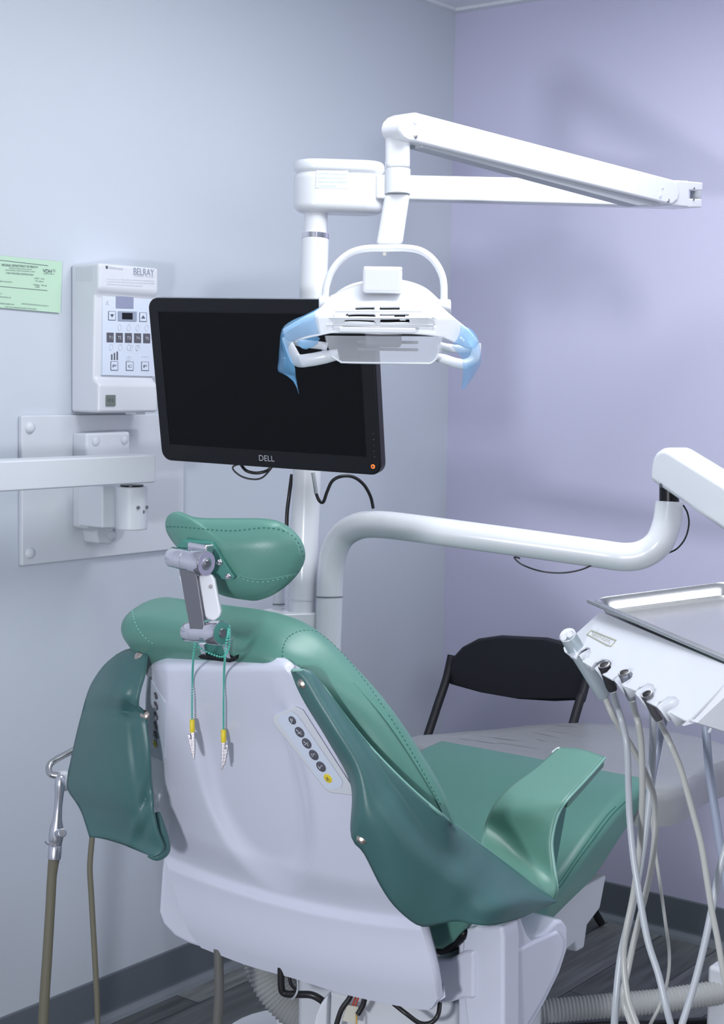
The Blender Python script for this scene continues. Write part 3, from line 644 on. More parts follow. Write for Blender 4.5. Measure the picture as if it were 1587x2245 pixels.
# control panels
def panel(poly, rpoly, name):
    pass
rp_ = [(598, 1570), (648, 1548), (664, 1556), (774, 1728), (776, 1744), (724, 1738), (712, 1730), (598, 1584)]
def onshell(x, y, lift): h = hit(shT, x, y); return h+shn(x, y)*lift if h is not None else bk(x, y, -lift)
PN = link('control_panel_right', [bk(x, y, -.0035) for x, y in rp_]+[bk(x, y, .012) for x, y in rp_], [tuple(range(8))]+[(i, (i+1) % 8, 8+(i+1) % 8, 8+i) for i in range(8)], 'white2', DC, bevel=.002)
PN.name = 'control_panel'; WP['control_panel'] = WP.get('control_panel_right')
st = [(614, 1568), (640, 1560), (652, 1568), (751, 1712), (748, 1726), (722, 1732), (711, 1726), (608, 1580)]
link('membrane', [bk(x, y, -.0044) for x, y in st], [tuple(range(8))], 'panel', PN, smooth=False)
pn_pts = [(641, 1579), (657, 1605), (672.5, 1629.5), (688, 1655), (704, 1680.5), (719, 1706.5)]
tdir = (bk(719, 1706)-bk(641, 1579)).normalized(); xdir = BN.cross(tdir).normalized()
if (xdir).dot(R0) < 0: xdir = -xdir
def sym(b, c, n, up, rt_, k):
    """white pictogram on a chair button"""
    def q(u, v): return c+rt_*u+up*v+n*.0004
    if k == 0: text('button_letter', 'P', q(-.0024, -.0036), q(.0028, -.0036), up, .0072, 'wink', b); return
    if k == 5: text('button_letter', 'A', q(-.0033, -.0036), q(.0033, -.0036), up, .0072, 'ink', b); return
    S = {1: [[(-.005, -.002), (-.001, -.001), (.004, -.004)], [(-.0035, .0045), (0, -.001)], [(0, -.001), (.005, .001)]],
         2: [[(-.004, .004), (0, .0), (.005, .0015)], [(-.004, -.002), (0, 0)], [(.001, -.001), (.002, -.005)]],
         3: [[(-.005, -.0025), (-.001, -.001), (.001, .002), (.005, .0025)], [(-.004, .001), (-.001, .002)]],
         4: [[(-.005, -.003), (-.001, -.001), (.001, .0015), (.005, .002)], [(-.0045, .0005), (-.003, -.003)]]}[k]
    vs = []; fs = []
    for ln in S:
        v, f = sweep([q(*a) for a in ln], .00045, 5); o_ = len(vs); vs += v; fs += [tuple(a+o_ for a in ff) for ff in f]
    a = S[1][0]; kk = len(vs); vs += [q(a[0]-.0014, a[1]-.0004), q(a[0]+.0014, a[1]), q(a[0], a[1]+.0018)]; fs.append((kk, kk+1, kk+2))
    link('button_symbol', vs, fs, 'wink', b, smooth=False)
for k, (x, y) in enumerate(pn_pts):
    c = bk(x, y, -.0044); b = disc('button', c, -BN, [.0072, .0092, .0092, .0092, .0092, .0078][k], .0009, 'yellow' if k == 5 else 'grey', PN, label='round yellow button marked A' if k == 5 else None)
    up = (BU+V((0, .25, 0))).normalized(); rt_ = (-BN).cross(up)*-1; rt_ = up.cross(-BN).normalized()
    sym(b, c-BN*.0008, -BN, up, rt_, k)
# left panel follows the turned edge of the shell
PL = []
lp = [(329, 1484), (364, 1540), (364, 1662), (360, 1668), (325, 1654), (323, 1600), (323, 1530)]
vs = [onshell(x, y, .0012) for x, y in lp]; PNL = link('control_panel', vs, [tuple(range(7))], 'panel', DC, solid=.0015, smooth=False)
for k, (x, y) in enumerate([(343.5, 1525), (343.5, 1547), (343.5, 1569), (342.5, 1590.5), (342, 1611), (341, 1630)]):
    n = shn(x, y); c = onshell(x, y, .0024); b = disc('button', c-n*.0006, n, [.0062, .0078, .0078, .0078, .0078, .0066][k], .0011, 'yellow' if k == 5 else 'grey', PNL, label='round yellow button' if k == 5 else None)
    up = (UPZ-n*UPZ.dot(n)).normalized(); sym(b, c+n*.0006, n, up, up.cross(n), k)
# ---- headrest
HR = root('headrest_tmp', 'x', 'x', (0, 0, 0)); bpy.data.objects.remove(HR)
hn_ = (-FW*.72+V((-1, 0, 0))*.55+V((0, 0, -.25))).normalized(); HP = U(520, 1215, 2.40)
def hpl(x, y, off=0): return onp(x, y, HP-hn_*off, hn_)
hout = [(362, 1150), (366, 1134), (376, 1125), (392, 1121.5), (408, 1127), (424, 1133), (450, 1135.5), (496, 1136), (540, 1136), (580, 1137), (612, 1143), (640, 1160), (660, 1183), (669, 1210), (667, 1232), (655, 1256), (632, 1281), (612, 1296), (591, 1308), (562, 1317), (535, 1315), (505, 1310), (480, 1302), (455, 1282), (425, 1250), (400, 1215), (378, 1188), (366, 1168)]
def pillow(name, out, fn, back, front, mt, parent, cx=None, n=10, p=2.2, n0=3):
    O = catmull([V((*q_, 0)) for q_ in out], n0, closed=True); c = cx or (sum((q_.x for q_ in O))/len(O), sum((q_.y for q_ in O))/len(O)); L_ = len(O); vs = []; fs = []
    ring_ = []
    for side, th in ((-1, back), (1, front)):
        for k in range(n+1):
            rr = 1-k/n if side == -1 else k/n
            if side == 1 and k == n: pass
            ring_.append((rr, side*th*(1-rr**p)**(1/p)))
    # back centre -> rim -> front centre
    seq = [(k/n, -back*(1-(k/n)**p)**(1/p)) for k in range(1, n)]+[(1, 0)]+[(k/n, front*(1-(k/n)**p)**(1/p)) for k in range(n-1, 0, -1)]
    vs.append(fn(c[0], c[1], -back))
    for rr, off in seq:
        for q_ in O: vs.append(fn(c[0]+(q_.x-c[0])*rr, c[1]+(q_.y-c[1])*rr, off))
    vs.append(fn(c[0], c[1], front)); m_ = len(seq)
    for i in range(L_): fs.append((0, 1+i, 1+(i+1) % L_))
    for k in range(m_-1):
        for i in range(L_): fs.append((1+k*L_+i, 1+k*L_+(i+1) % L_, 1+(k+1)*L_+(i+1) % L_, 1+(k+1)*L_+i))
    e = len(vs)-1
    for i in range(L_): fs.append((e, 1+(m_-1)*L_+(i+1) % L_, 1+(m_-1)*L_+i))
    return link(name, vs, fs, mt, parent)
# modelled surface towards the viewer: top roll, flat back, undercut below
def hfn(x, y, off):
    e = 0
    if off < 0: e = -.012*math.sin((x-380)/90)*sm(1137, 1200, y)
    return hpl(x, y, off+e*(off/-.03 if off < 0 else 0))
HC = pillow('headrest_cushion', hout, hfn, .030, .055, 'green', DC, cx=(530, 1222), p=2.6)
T = bvh(HC)
stitch('seam', T, [(366, 1155), (390, 1155), (430, 1158), (475, 1162), (515, 1163), (545, 1160), (575, 1157), (605, 1159), (632, 1168), (652, 1187), (662, 1208), (665, 1225)], 'stitch', HC, .0009)
stitch('seam', T, [(521, 1264), (545, 1273), (575, 1276), (610, 1270), (648, 1260)], 'stitchl', HC, .0009)
stitch('piping', T, [(519, 1260), (545, 1268), (575, 1271), (610, 1266), (650, 1257)], 'green', HC, .002, dash=False, lift=-.0006)
# mounting plate of the headrest
mpn = [(398, 1187), (463, 1190), (514, 1266), (510, 1271), (490, 1269), (505, 1312), (478, 1304), (440, 1262), (400, 1225), (388, 1196)]
prism('headrest_plate', [hpl(x, y, -.050) for x, y in [(398, 1187), (463, 1190), (514, 1266), (508, 1272), (486, 1270), (400, 1225), (388, 1196)]], -hn_*.03, 'greend', DC, bevel=.001, label='dark green steel headrest plate')
for x, y in ((481, 1233), (500, 1264)): disc('plate_screw', hpl(x, y, -.0505), hn_, .0055, .004, 'chrome', DC, dome=1)
# bracket
kd = (U(453, 1236, 2.335)-U(380, 1213, 2.385)).normalized()
k0, k1 = U(376, 1221, 2.365), U(453, 1236, 2.32); kd = (k1-k0).normalized(); kl = (k1-k0).length
HB = lathe('upper_knuckle', k0, kd, [(0, .0145), (.0012, .0155), (kl*.24, .0155), (kl*.245, .0150), (kl*.25, .0160), (kl*.43, .0160), (kl*.435, .0155), (kl*.44, .0160), (kl*.62, .0160), (kl*.625, .0155), (kl*.63, .0178), (kl*.97, .0192), (kl, .0182)], 'chrome', DC, label='polished chrome headrest hinge')
disc('hinge_cap', k1, kd, .0098, .0012, 'alu', HB); disc('hinge_pin', k1+kd*.0008, kd, .0058, .002, 'steel', HB)
j0, j1 = U(410, 1385, 2.37), U(487, 1388, 2.315); jd = (j1-j0).normalized(); jl = (j1-j0).length
HJ = lathe('lower_knuckle', j0, jd, [(0, .0140), (.0012, .0150), (jl*.24, .0150), (jl*.245, .0145), (jl*.25, .0152), (jl*.68, .0152), (jl*.685, .0148), (jl*.69, .0178), (jl*.985, .0183), (jl, .0176)], 'chrome', DC, label='polished chrome lower headrest hinge')
disc('hinge_cap', j1, jd, .0168, .0008, 'greend', HJ); disc('hinge_pin', j1+jd*.0006, jd, .0068, .0015, 'steel', HJ)
lk = [(396, 1238), (407, 1405), (411, 1408)]
A_ = [U(391, 1240, 2.345), U(403, 1241, 2.335), U(430, 1401, 2.33), U(416, 1398, 2.34)]
prism('link_bar', [U(391, 1240, 2.348), U(428, 1244, 2.325), U(452, 1402, 2.32), U(420, 1399, 2.343)], FW*.008, 'steel', DC, bevel=.0015, label='brushed steel headrest link bar')
prism('link_bar_side', [U(426, 1244, 2.326), U(431, 1252, 2.335), U(455, 1400, 2.33), U(450, 1402, 2.321)], FW*.004, 'chrome', DC, bevel=.0005)
wb = [(432, 1262), (462, 1259), (470, 1270), (484, 1340), (482, 1352), (468, 1362), (456, 1358), (449, 1352)]
WB = prism('link_cover', [U(x, y, 2.338-.0002*(x-430)) for x, y in wb], FW*.022, 'white2', DC, bevel=.003, label='white plastic cover beside the link bar')
prism('link_cover_back', [U(x, y, 2.36) for x, y in [(392, 1262), (432, 1262), (455, 1360), (418, 1358)]], FW*.01, 'white2', DC, bevel=.002)
for x, y in ((462, 1286), (473, 1336)): disc('cover_screw', U(x, y, 2.332), (CAM-U(x, y, 2.33)).normalized(), .0032, .0015, 'steel', WB)
hk = box('knuckle_block', U(440, 1205, 2.36), (kd, kd.cross(UPZ).normalized(), UPZ), (.04, .02, .02), 'chrome', DC, bevel=.003)
prism('slide_bar', [bk(x, y, .006) for x, y in [(447, 1408), (488, 1411), (502, 1449), (452, 1442)]], BN*.02, 'greend', DC, bevel=.001)
for pts in (((434, 1411), (447, 1413), (453, 1446), (443, 1441)), ((484, 1410), (496, 1410), (508, 1452), (500, 1452))):
    prism('slide_rail', [bk(x, y, -.0005) for x, y in pts], BN*.02, 'chrome', DC, bevel=.001)
prism('slot', [bk(x, y, -.003) for x, y in [(433, 1440), (441, 1436), (500, 1446), (516, 1440), (514, 1450), (504, 1453), (440, 1445)]], BN*.02, 'black', DC, bevel=.001, label='black slot in the shell top')
# ---- bib chain
BC2 = root('bib_chain', 'teal bead chain with two alligator clips hung over the headrest hinge', 'bib chain', U(460, 1500, 2.3))
def beads(pts):
    P = catmull(px3(pts), 10); L = [0]
    for i in range(1, len(P)): L.append(L[-1]+(P[i]-P[i-1]).length)
    nb = int(L[-1]/.0046); vs = []; fs = []; j = 0
    for k in range(nb+1):
        t = L[-1]*k/nb
        while j < len(L)-2 and L[j+1] < t: j += 1
        c = P[j].lerp(P[j+1], (t-L[j])/max(1e-9, L[j+1]-L[j])); o_ = len(vs)
        for a in range(1, 4):
            for b in range(8): vs.append(c+V((math.sin(a*math.pi/4)*math.cos(b*math.pi/4), math.sin(a*math.pi/4)*math.sin(b*math.pi/4), math.cos(a*math.pi/4)))*.0019)
        vs += [c+UPZ*.0019, c-UPZ*.0019]
        for a in range(2):
            for b in range(8): fs.append((o_+a*8+b, o_+a*8+(b+1) % 8, o_+(a+1)*8+(b+1) % 8, o_+(a+1)*8+b))
        for b in range(8): fs.append((o_+24, o_+b, o_+(b+1) % 8)); fs.append((o_+25, o_+16+(b+1) % 8, o_+16+b))
    o = link('bead_strand', vs, fs, 'bead', BC2); return o
def dsh(x, y, g=.019):
    h = hit(shT, x, y); return (h-CAM).dot(FW)-g if h is not None else 2.33
c1 = [(427, 1412, 2.335), (424, 1440, 2.35), (422, 1480, dsh(422, 1480)), (421, 1530, dsh(421, 1530)), (421, 1578, dsh(421, 1578))]
c2 = [(502, 1372, 2.335), (499, 1392, 2.30), (495, 1415, 2.295), (493, 1445, 2.315), (491, 1480, dsh(491, 1480)), (490, 1540, dsh(490, 1540)), (490, 1600, dsh(490, 1600))]
c3 = [(503, 1374, 2.335), (503, 1398, 2.31), (500, 1425, 2.32), (486, 1440, 2.34), (450, 1428, 2.35), (432, 1414, 2.345)]
beads(c1); beads(c2); beads(c3)
for (x, y, d, sgn) in ((421.5, 1577, dsh(421, 1578), -1), (490, 1599, dsh(490, 1600), 1)):
    sl = lathe('clip_sleeve', U(x, y, d), DN, [(0, .003), (.002, .0042), (.012, .0044), (.020, .0040), (.0215, .0036)], 'yellow', BC2, seg=16, label='yellow clip sleeve')
    h = 57; ux = [(x-3, y+29), (x+4, y+29), (x+5 if sgn < 0 else x+1, y+h+20), (x+3 if sgn < 0 else x-3, y+h+32), (x+0 if sgn < 0 else x-6, y+h+32)]
    cl = prism('clip_jaw', [U(a, b, d-.003) for a, b in ([(x-3, y+28), (x+5, y+28), (x+6, y+62), (x+5, y+87), (x+1, y+88), (x-1, y+60)] if sgn < 0 else [(x-4, y+28), (x+4, y+28), (x+2, y+60), (x-2, y+89), (x-6, y+89), (x-5, y+60)])], FW*.006, 'steel', BC2, bevel=.0006, label='steel alligator clip')
    prism('clip_lever', [U(a, b, d-.003) for a, b in ([(x-11, y+34), (x-5, y+32), (x-1, y+45), (x+2, y+84), (x-1, y+80), (x-6, y+55)] if sgn < 0 else [(x+11, y+34), (x+5, y+32), (x+1, y+45), (x-3, y+84), (x+3, y+78), (x+8, y+55)])], FW*.006, 'steel', cl, bevel=.0006)
    cyl('clip_pivot', U(x+sgn*4-1, y+42, d-.006), U(x+sgn*4-1, y+42, d+.006), .0016, 'chrome', cl)
# ---- seat cushion
def sprof():
    top = [(-1.50, .485), (-1.42, .490), (-1.33, .505), (-1.2, .522), (-1.07, .582), (-.95, .628), (-.86, .640)]
    bot = [(-1.50, .41), (-1.42, .405), (-1.33, .405), (-1.17, .445), (-1.065, .473), (-.976, .519), (-.90, .560)]
    return catmull([V((a, 0, b)) for a, b in top], 6), catmull([V((a, 0, b)) for a, b in bot], 6)
tp, bt = sprof(); tp = [p for p in tp]; Rw = []
for a, b in zip(tp, bt):
    yr_, yl_ = -1.085, -.565; r = .026; P = []
    hgt = a.z-b.z
    for (cy, cz, a0) in ((yr_+r, a.z-r, 180), (yl_-r, a.z-r, 90)):
        for i in range(7):
            th = math.radians(a0-90*i/6); f = 0
            P.append(V((a.x, cy+r*math.cos(th), cz+r*math.sin(th))))
        if a0 == 180:
            for i in range(1, 10): s_ = i/10; P.append(V((a.x, yr_+r+(yl_-yr_-2*r)*s_, a.z-.012*math.sin(math.pi*s_)*sm(-.86, -1.1, a.x))))
    P.append(V((b.x, yl_, b.z+.02))); P.append(V((b.x, yl_-.04, b.z))); P.append(V((b.x, yr_+.04, b.z))); P.append(V((b.x, yr_+.008, b.z+.02)))
    Rw.append(P)
ns = len(Rw[0]); vs = [p for r in Rw for p in r]; fs = []
for j_ in range(len(Rw)-1):
    for i in range(ns): fs.append((j_*ns+i, j_*ns+(i+1) % ns, (j_+1)*ns+(i+1) % ns, (j_+1)*ns+i))
fs.append(tuple(range(ns))); fs.append(tuple((len(Rw)-1)*ns+i for i in range(ns)))
SCu = link('seat_cushion', vs, fs, 'green', DC); T = bvh(SCu)
stitch('seam', T, [(1150, 1998), (1190, 1971), (1226, 1946), (1262, 1893), (1304, 1836), (1340, 1788), (1371, 1757)], 'stitch', SCu, .0012, dash=False)
stitch('seam', T, [(1150, 1990), (1190, 1962), (1226, 1934), (1262, 1882), (1300, 1828), (1330, 1788), (1350, 1768)], 'stitch', SCu, .0008, dash=False)
# leg rest cushion (under the film)
lo_ = [(-.88, -.50), (-.63, -.535), (-.42, -.60), (-.33, -.68), (-.295, -.80), (-.30, -.92), (-.34, -1.02), (-.42, -1.075), (-.60, -1.085), (-.88, -1.078)]
def lz(x): return .600+.02*sm(-.3, -.9, x)
def legslab(name, inset, z0, z1, mt, parent, wr=0):
    O = catmull([V((a, b, 0)) for a, b in lo_], 5, closed=True); c = V((-.6, -.82, 0)); vs = []; fs = []; L_ = len(O)
    rings = [(1, z0), (1.0, z1-.03), (.992, z1-.012), (.97, z1-.003), (.93, z1), (.8, z1), (.6, z1), (.4, z1), (.2, z1)]
    for rr, z in rings:
        for p in O:
            q_ = c+(p-c)*rr; d_ = (p-c).normalized(); q_ = q_+d_*inset
            zz = z+lz(q_.x)-.62
            if wr and rr < .99:
                zz += .0016*math.sin(q_.y*140+2*math.sin(q_.x*9))*(.5+.5*math.sin(q_.x*7+q_.y*11))
            vs.append(V((q_.x, q_.y, zz)))
    for k in range(len(rings)-1):
        for i in range(L_): fs.append((k*L_+i, k*L_+(i+1) % L_, (k+1)*L_+(i+1) % L_, (k+1)*L_+i))
    if parent is not None: fs.append(tuple(range(L_)))
    fs.append(tuple((len(rings)-1)*L_+i for i in range(L_)))
    return link(name, vs, fs, mt, parent)
legslab('leg_rest_cushion', 0, .556, .622, 'green', DC)
cv = legslab('plastic_cover', .004, .548, .627, 'cover', None, 1); tag(cv, 'wrinkled translucent grey plastic cover stretched over the leg rest', 'plastic cover')
cvT = bvh(cv)
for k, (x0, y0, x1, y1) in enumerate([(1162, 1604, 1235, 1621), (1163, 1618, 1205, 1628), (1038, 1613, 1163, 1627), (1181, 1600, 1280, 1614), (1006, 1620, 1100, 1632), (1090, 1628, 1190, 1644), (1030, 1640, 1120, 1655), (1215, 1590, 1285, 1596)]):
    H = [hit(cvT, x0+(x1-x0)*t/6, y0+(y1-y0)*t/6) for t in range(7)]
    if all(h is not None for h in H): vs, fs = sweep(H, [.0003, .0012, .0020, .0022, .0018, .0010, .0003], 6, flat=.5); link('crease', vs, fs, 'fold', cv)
# ---- arm slings
def Pt(x, y, d): return U(x, y, d)
tl = [(640, 1470, 2.35), (662, 1468, 2.355), (688, 1480, 2.36), (720, 1522, 2.37), (800, 1625, 2.39), (900, 1728, 2.42), (1000, 1812, 2.47), (1100, 1888, 2.54), (1170, 1942, 2.59), (1218, 1976, 2.62)]
bcT = bvh(BC)
def clampd(x, y, d, mg=.010):
    for T_ in (bcT, shT):
        h = hit(T_, x, y)
        if h is not None: d = min(d, (h-CAM).dot(FW)-mg)
    return d
br_ = [(640, 1470, 2.375), (664, 1528, 2.37), (720, 1620, 2.365), (772, 1720, 2.37), (772, 1830, 2.36), (800, 1870, 2.36), (838, 1945, 2.37), (872, 1992, 2.38), (920, 2028, 2.40), (965, 2024, 2.40), (1000, 2018, 2.40), (1060, 2029, 2.42), (1130, 2014, 2.50), (1180, 1992, 2.57), (1218, 1976, 2.62)]
Ta, Bb = resamp(tl, 60), resamp(br_, 60); G = []
NV = 24
for i in range(61):
    row = []
    for j_ in range(NV+1):
        v = j_/NV; p = Ta[i].lerp(Bb[i], v); u = i/60
        d = p.z-.055*math.sin(math.pi*min(1, v))*math.sin(math.pi*u)**.8
        # folds and dimples
        def bumpf(cx, cy, sx, sy, a, ang=0):
            dx, dy = p.x-cx, p.y-cy; c_, s_ = math.cos(ang), math.sin(ang); X_ = dx*c_+dy*s_; Y_ = -dx*s_+dy*c_
            return a*math.exp(-(X_/sx)**2-(Y_/sy)**2)
        d += bumpf(1040, 1960, 26, 60, .022, .6)+bumpf(985, 1925, 22, 70, -.012, -.75)+bumpf(1110, 1985, 45, 16, -.016, -.35)+bumpf(880, 1850, 60, 30, -.006, .8)
        row.append([p.x, p.y, clampd(p.x, p.y, d, .010+.016*(1-v)**3)])
    G.append(row)
for _ in range(10):
    D_ = [[c[2] for c in r] for r in G]
    for i in range(1, 60):
        for j_ in range(1, NV):
            av = (D_[i-1][j_]+D_[i+1][j_]+D_[i][j_-1]+D_[i][j_+1])/4
            G[i][j_][2] = min(D_[i][j_], av) if D_[i][j_] > av else D_[i][j_]*.5+av*.5-.0004
G = [[U(*c) for c in r] for r in G]
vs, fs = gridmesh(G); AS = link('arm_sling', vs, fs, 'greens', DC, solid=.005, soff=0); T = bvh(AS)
tube('sling_piping', [G[i][0] for i in range(0, 61, 3)], .0026, 'pipe', AS, n=3, seg=8)
stitch('sling_seam', T, [(694, 1495), (730, 1545), (800, 1637), (900, 1742), (1000, 1826), (1100, 1903), (1165, 1950)], 'stitch', AS, .0008)
stitch('sling_seam', T, [(650, 1482), (672, 1530), (722, 1610), (780, 1700), (784, 1760), (780, 1828), (812, 1870), (850, 1945), (885, 1992), (925, 2020)], 'stitch', AS, .0008)
fold = [(682, 1497), (700, 1530), (735, 1600), (775, 1690), (800, 1745), (826, 1822)]
stitch('fold_edge', T, fold, 'stitchl', AS, .0012, dash=False)
for x, y in ((665, 1497), (794, 1838)):
    h = hit(T, x, y, .001); disc('snap_fastener', h, (CAM-h).normalized()+V((-.25, 0, .1)), .0088, .0035, 'brass', AS, dome=1, label='round metal snap')
# sling's inner armrest flap
rowsA = [[(1226, 1641, 2.86), (1275, 1645, 2.82), (1326, 1662, 2.78)],
         [(1172, 1688, 2.80), (1228, 1695, 2.76), (1288, 1706, 2.72)],
         [(1120, 1726, 2.75), (1182, 1738, 2.70), (1245, 1752, 2.66)],
         [(1083, 1768, 2.73), (1150, 1778, 2.68), (1222, 1790, 2.65)],
         [(1062, 1815, 2.73), (1128, 1835, 2.70), (1210, 1848, 2.64)],
         [(1052, 1862, 2.66), (1128, 1880, 2.68), (1216, 1905, 2.63)],
         [(1075, 1885, 2.59), (1145, 1925, 2.61), (1221, 1950, 2.62)],
         [(1106, 1905, 2.565), (1162, 1948, 2.595), (1212, 1974, 2.615)]]
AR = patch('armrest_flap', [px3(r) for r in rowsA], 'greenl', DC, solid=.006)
for i_ in (0, -1):
    pass
g_ = o_g['armrest_flap']; tube('flap_piping', [r[-1] for r in g_[::4]], .0026, 'pipe', AR, n=3, seg=8)
T = bvh(AR); stitch('flap_seam', T, [(1145, 1712), (1115, 1738), (1090, 1775), (1075, 1815), (1066, 1850)], 'stitchl', AR, .0008)
tube('worn_edge', px3([(1212, 1651, 2.86), (1222, 1643, 2.858), (1228, 1642, 2.855)]), .0035, 'white', AR, label='torn corner showing white backing')
prism('armrest_pad', [U(x, y, d) for x, y, d in [(1232, 1648, 2.865), (1326, 1665, 2.785), (1246, 1756, 2.665), (1128, 1732, 2.755)]], (0, 0, -.014), 'greenl', DC, bevel=.005)
# support below armrest, behind sling
prism('armrest_support', [V((-1.40, -1.10, .44)), V((-1.28, -1.10, .44)), V((-1.20, -1.10, .69)), V((-1.28, -1.10, .69))], (0, .035, 0), 'greend', DC, bevel=.01)
# left sling
tl = [(291, 1424, 2.62), (312, 1422, 2.60), (323, 1434, 2.585)]
LG = coons([(253, 1440, 2.66), (272, 1429, 2.64), (291, 1424, 2.62), (312, 1424, 2.60), (323, 1436, 2.585)],
           [(199, 1835, 2.72), (233, 1839, 2.69), (276, 1852, 2.65), (322, 1873, 2.61), (338, 1879, 2.60)],
           [(253, 1440, 2.66), (226, 1465, 2.69), (199, 1508, 2.72), (183, 1560, 2.74), (168, 1619, 2.76), (155, 1680, 2.77), (149, 1722, 2.77), (160, 1745, 2.76), (179, 1775, 2.75), (199, 1835, 2.72)],
           [(323, 1436, 2.585), (316, 1480, 2.57), (306, 1515, 2.57), (302, 1548, 2.57), (318, 1568, 2.585), (330, 1650, 2.585), (334, 1750, 2.59), (345, 1815, 2.595), (360, 1862, 2.60), (338, 1879, 2.60)], 30, 60)
G = []
for j_, r in enumerate(LG):
    row = []
    for i, p in enumerate(r):
        u, v = i/30, j_/60
        d = p.z-.05*math.sin(math.pi*u)*math.sin(math.pi*v)**.6
        def bf(cx, cy, sx, sy, a, ang=0):
            dx, dy = p.x-cx, p.y-cy; c_, s_ = math.cos(ang), math.sin(ang); X_ = dx*c_+dy*s_; Y_ = -dx*s_+dy*c_
            return a*math.exp(-(X_/sx)**2-(Y_/sy)**2)
        d += bf(262, 1558, 60, 13, .016, .1)+bf(270, 1530, 12, 40, -.008, .3)+bf(322, 1760, 14, 70, .016, .15)+bf(296, 1640, 14, 90, .008, -.1)+bf(315, 1790, 10, 50, -.012, .5)
        row.append(U(p.x, p.y, d))
    G.append(row)
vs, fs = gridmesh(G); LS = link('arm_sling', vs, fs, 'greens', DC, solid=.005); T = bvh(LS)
brd = [G[j_][0] for j_ in range(0, 61, 4)]; tube('sling_piping', [G[0][i] for i in range(30, -1, -5)]+brd[1:], .0026, 'greens', LS, n=3, seg=8)
tube('sling_piping', [G[j_][30] for j_ in range(0, 24, 3)], .0024, 'greens', LS, n=3, seg=8)
stitch('sling_seam', T, [(310, 1434), (285, 1434), (258, 1446), (232, 1468), (206, 1512), (190, 1560), (176, 1615), (160, 1690)], 'stitchl', LS, .0008)
stitch('sling_seam', T, [(314, 1442), (308, 1475), (300, 1515), (296, 1545), (306, 1566)], 'stitchl', LS, .0008)
stitch('sling_seam', T, [(332, 1770), (331, 1810), (327, 1845), (320, 1868)], 'stitchl', LS, .0008)
for x, y in ((305, 1440), (317, 1568)):
    h = hit(T, x, y, .001)
    if h is None: h = U(x, y, 2.58)
    disc('snap_fastener', h, (CAM-h).normalized()+V((-.4, .3, .1)), .0088, .0035, 'brass', LS, dome=1, label='round metal snap')
tube('lower_fold', px3([(345, 1780, 2.62), (354, 1825, 2.62), (361, 1862, 2.62), (345, 1878, 2.61), (325, 1874, 2.61)]), [.004, .010, .010, .007, .004], 'greens', LS, seg=12)
# ---- white arm bases, hinge, lower structure
ab = [(1016, 2044), (1030, 2036), (1098, 2034), (1120, 2022), (1143, 2006), (1148, 2025), (1158, 2048), (1172, 2062), (1200, 2045), (1225, 2022), (1238, 2018), (1246, 2034), (1245, 2080), (1228, 2135), (1196, 2200), (1170, 2245), (1120, 2330), (1060, 2330), (1098, 2245)]
# outer face on y plane, inner offset
of = [(1098, 2060), (1110, 2035), (1130, 2018), (1143, 2006), (1149, 2026), (1158, 2048), (1171, 2063), (1195, 2045), (1222, 2018), (1234, 2016), (1246, 2030), (1246, 2080), (1228, 2135), (1196, 2200), (1165, 2255), (1130, 2320), (1098, 2320)]
o = prism('arm_base', [onY(x, y, -1.175) for x, y in of], (0, .085, 0), 'shell', DC, bevel=.008, seg=4, label='glossy white arm base on the right')
fb = [(1014, 2044), (1024, 2034), (1060, 2034), (1100, 2030), (1104, 2060), (1104, 2330), (1030, 2330), (1022, 2245), (1014, 2170), (1011, 2100)]
fx = onY(1098, 2060, -1.175).x
prism('arm_base_front', [onX(x, y, fx-.004) for x, y in fb], (.05, 0, 0), 'shell', DC, bevel=.012, seg=4)
ip = [(1105, 2120), (1130, 2085), (1175, 2062), (1225, 2040), (1238, 2060), (1236, 2090), (1218, 2140), (1190, 2195), (1160, 2245), (1130, 2300), (1105, 2300)]
prism('arm_base_panel', [onY(x, y, -1.179) for x, y in ip], (0, .02, 0), 'shell', DC, bevel=.006, seg=4)
hx = onX(980, 2100, -1.56)
prism('hinge_cover', [onX(x, y, -1.56) for x, y in [(935, 2098), (950, 2104), (985, 2102), (1018, 2084), (1040, 2084), (1040, 2192), (1014, 2190), (985, 2199), (955, 2202), (940, 2190)]], (.12, 0, 0), 'shell', DC, bevel=.014, seg=4)
prism('lower_cushion', [onX(x, y, -1.57) for x, y in [(915, 2010), (1030, 2010), (1012, 2040), (990, 2068), (965, 2084), (938, 2082), (928, 2055)]], (.09, 0, 0), 'green', DC, bevel=.01)
prism('cushion_edge', [onX(x, y, -1.562) for x, y in [(926, 2040), (1022, 2040), (1016, 2062), (985, 2090), (962, 2097), (936, 2092)]], (.09, 0, 0), 'black', DC, bevel=.01)
# seat underside cover
us = [(1180, 2000), (1330, 1918), (1316, 1992), (1288, 2029), (1281, 2079), (1264, 2088), (1260, 2068), (1246, 2080), (1180, 2110)]
prism('seat_underside_cover', [onY(x, y, -1.04) for x, y in us], (0, .42, 0), 'satin', DC, bevel=.005)
# left arm base
lf = [(357, 1869), (352, 1910), (349, 1955), (346, 2000), (355, 2027), (380, 2054), (410, 2070), (442, 2081), (460, 2060), (455, 1980), (420, 1900), (380, 1860)]
prism('arm_base', [U(x, y, 2.86) for x, y in lf], (.10, .03, 0), 'shell', DC, bevel=.012, seg=4, label='glossy white arm base on the left')
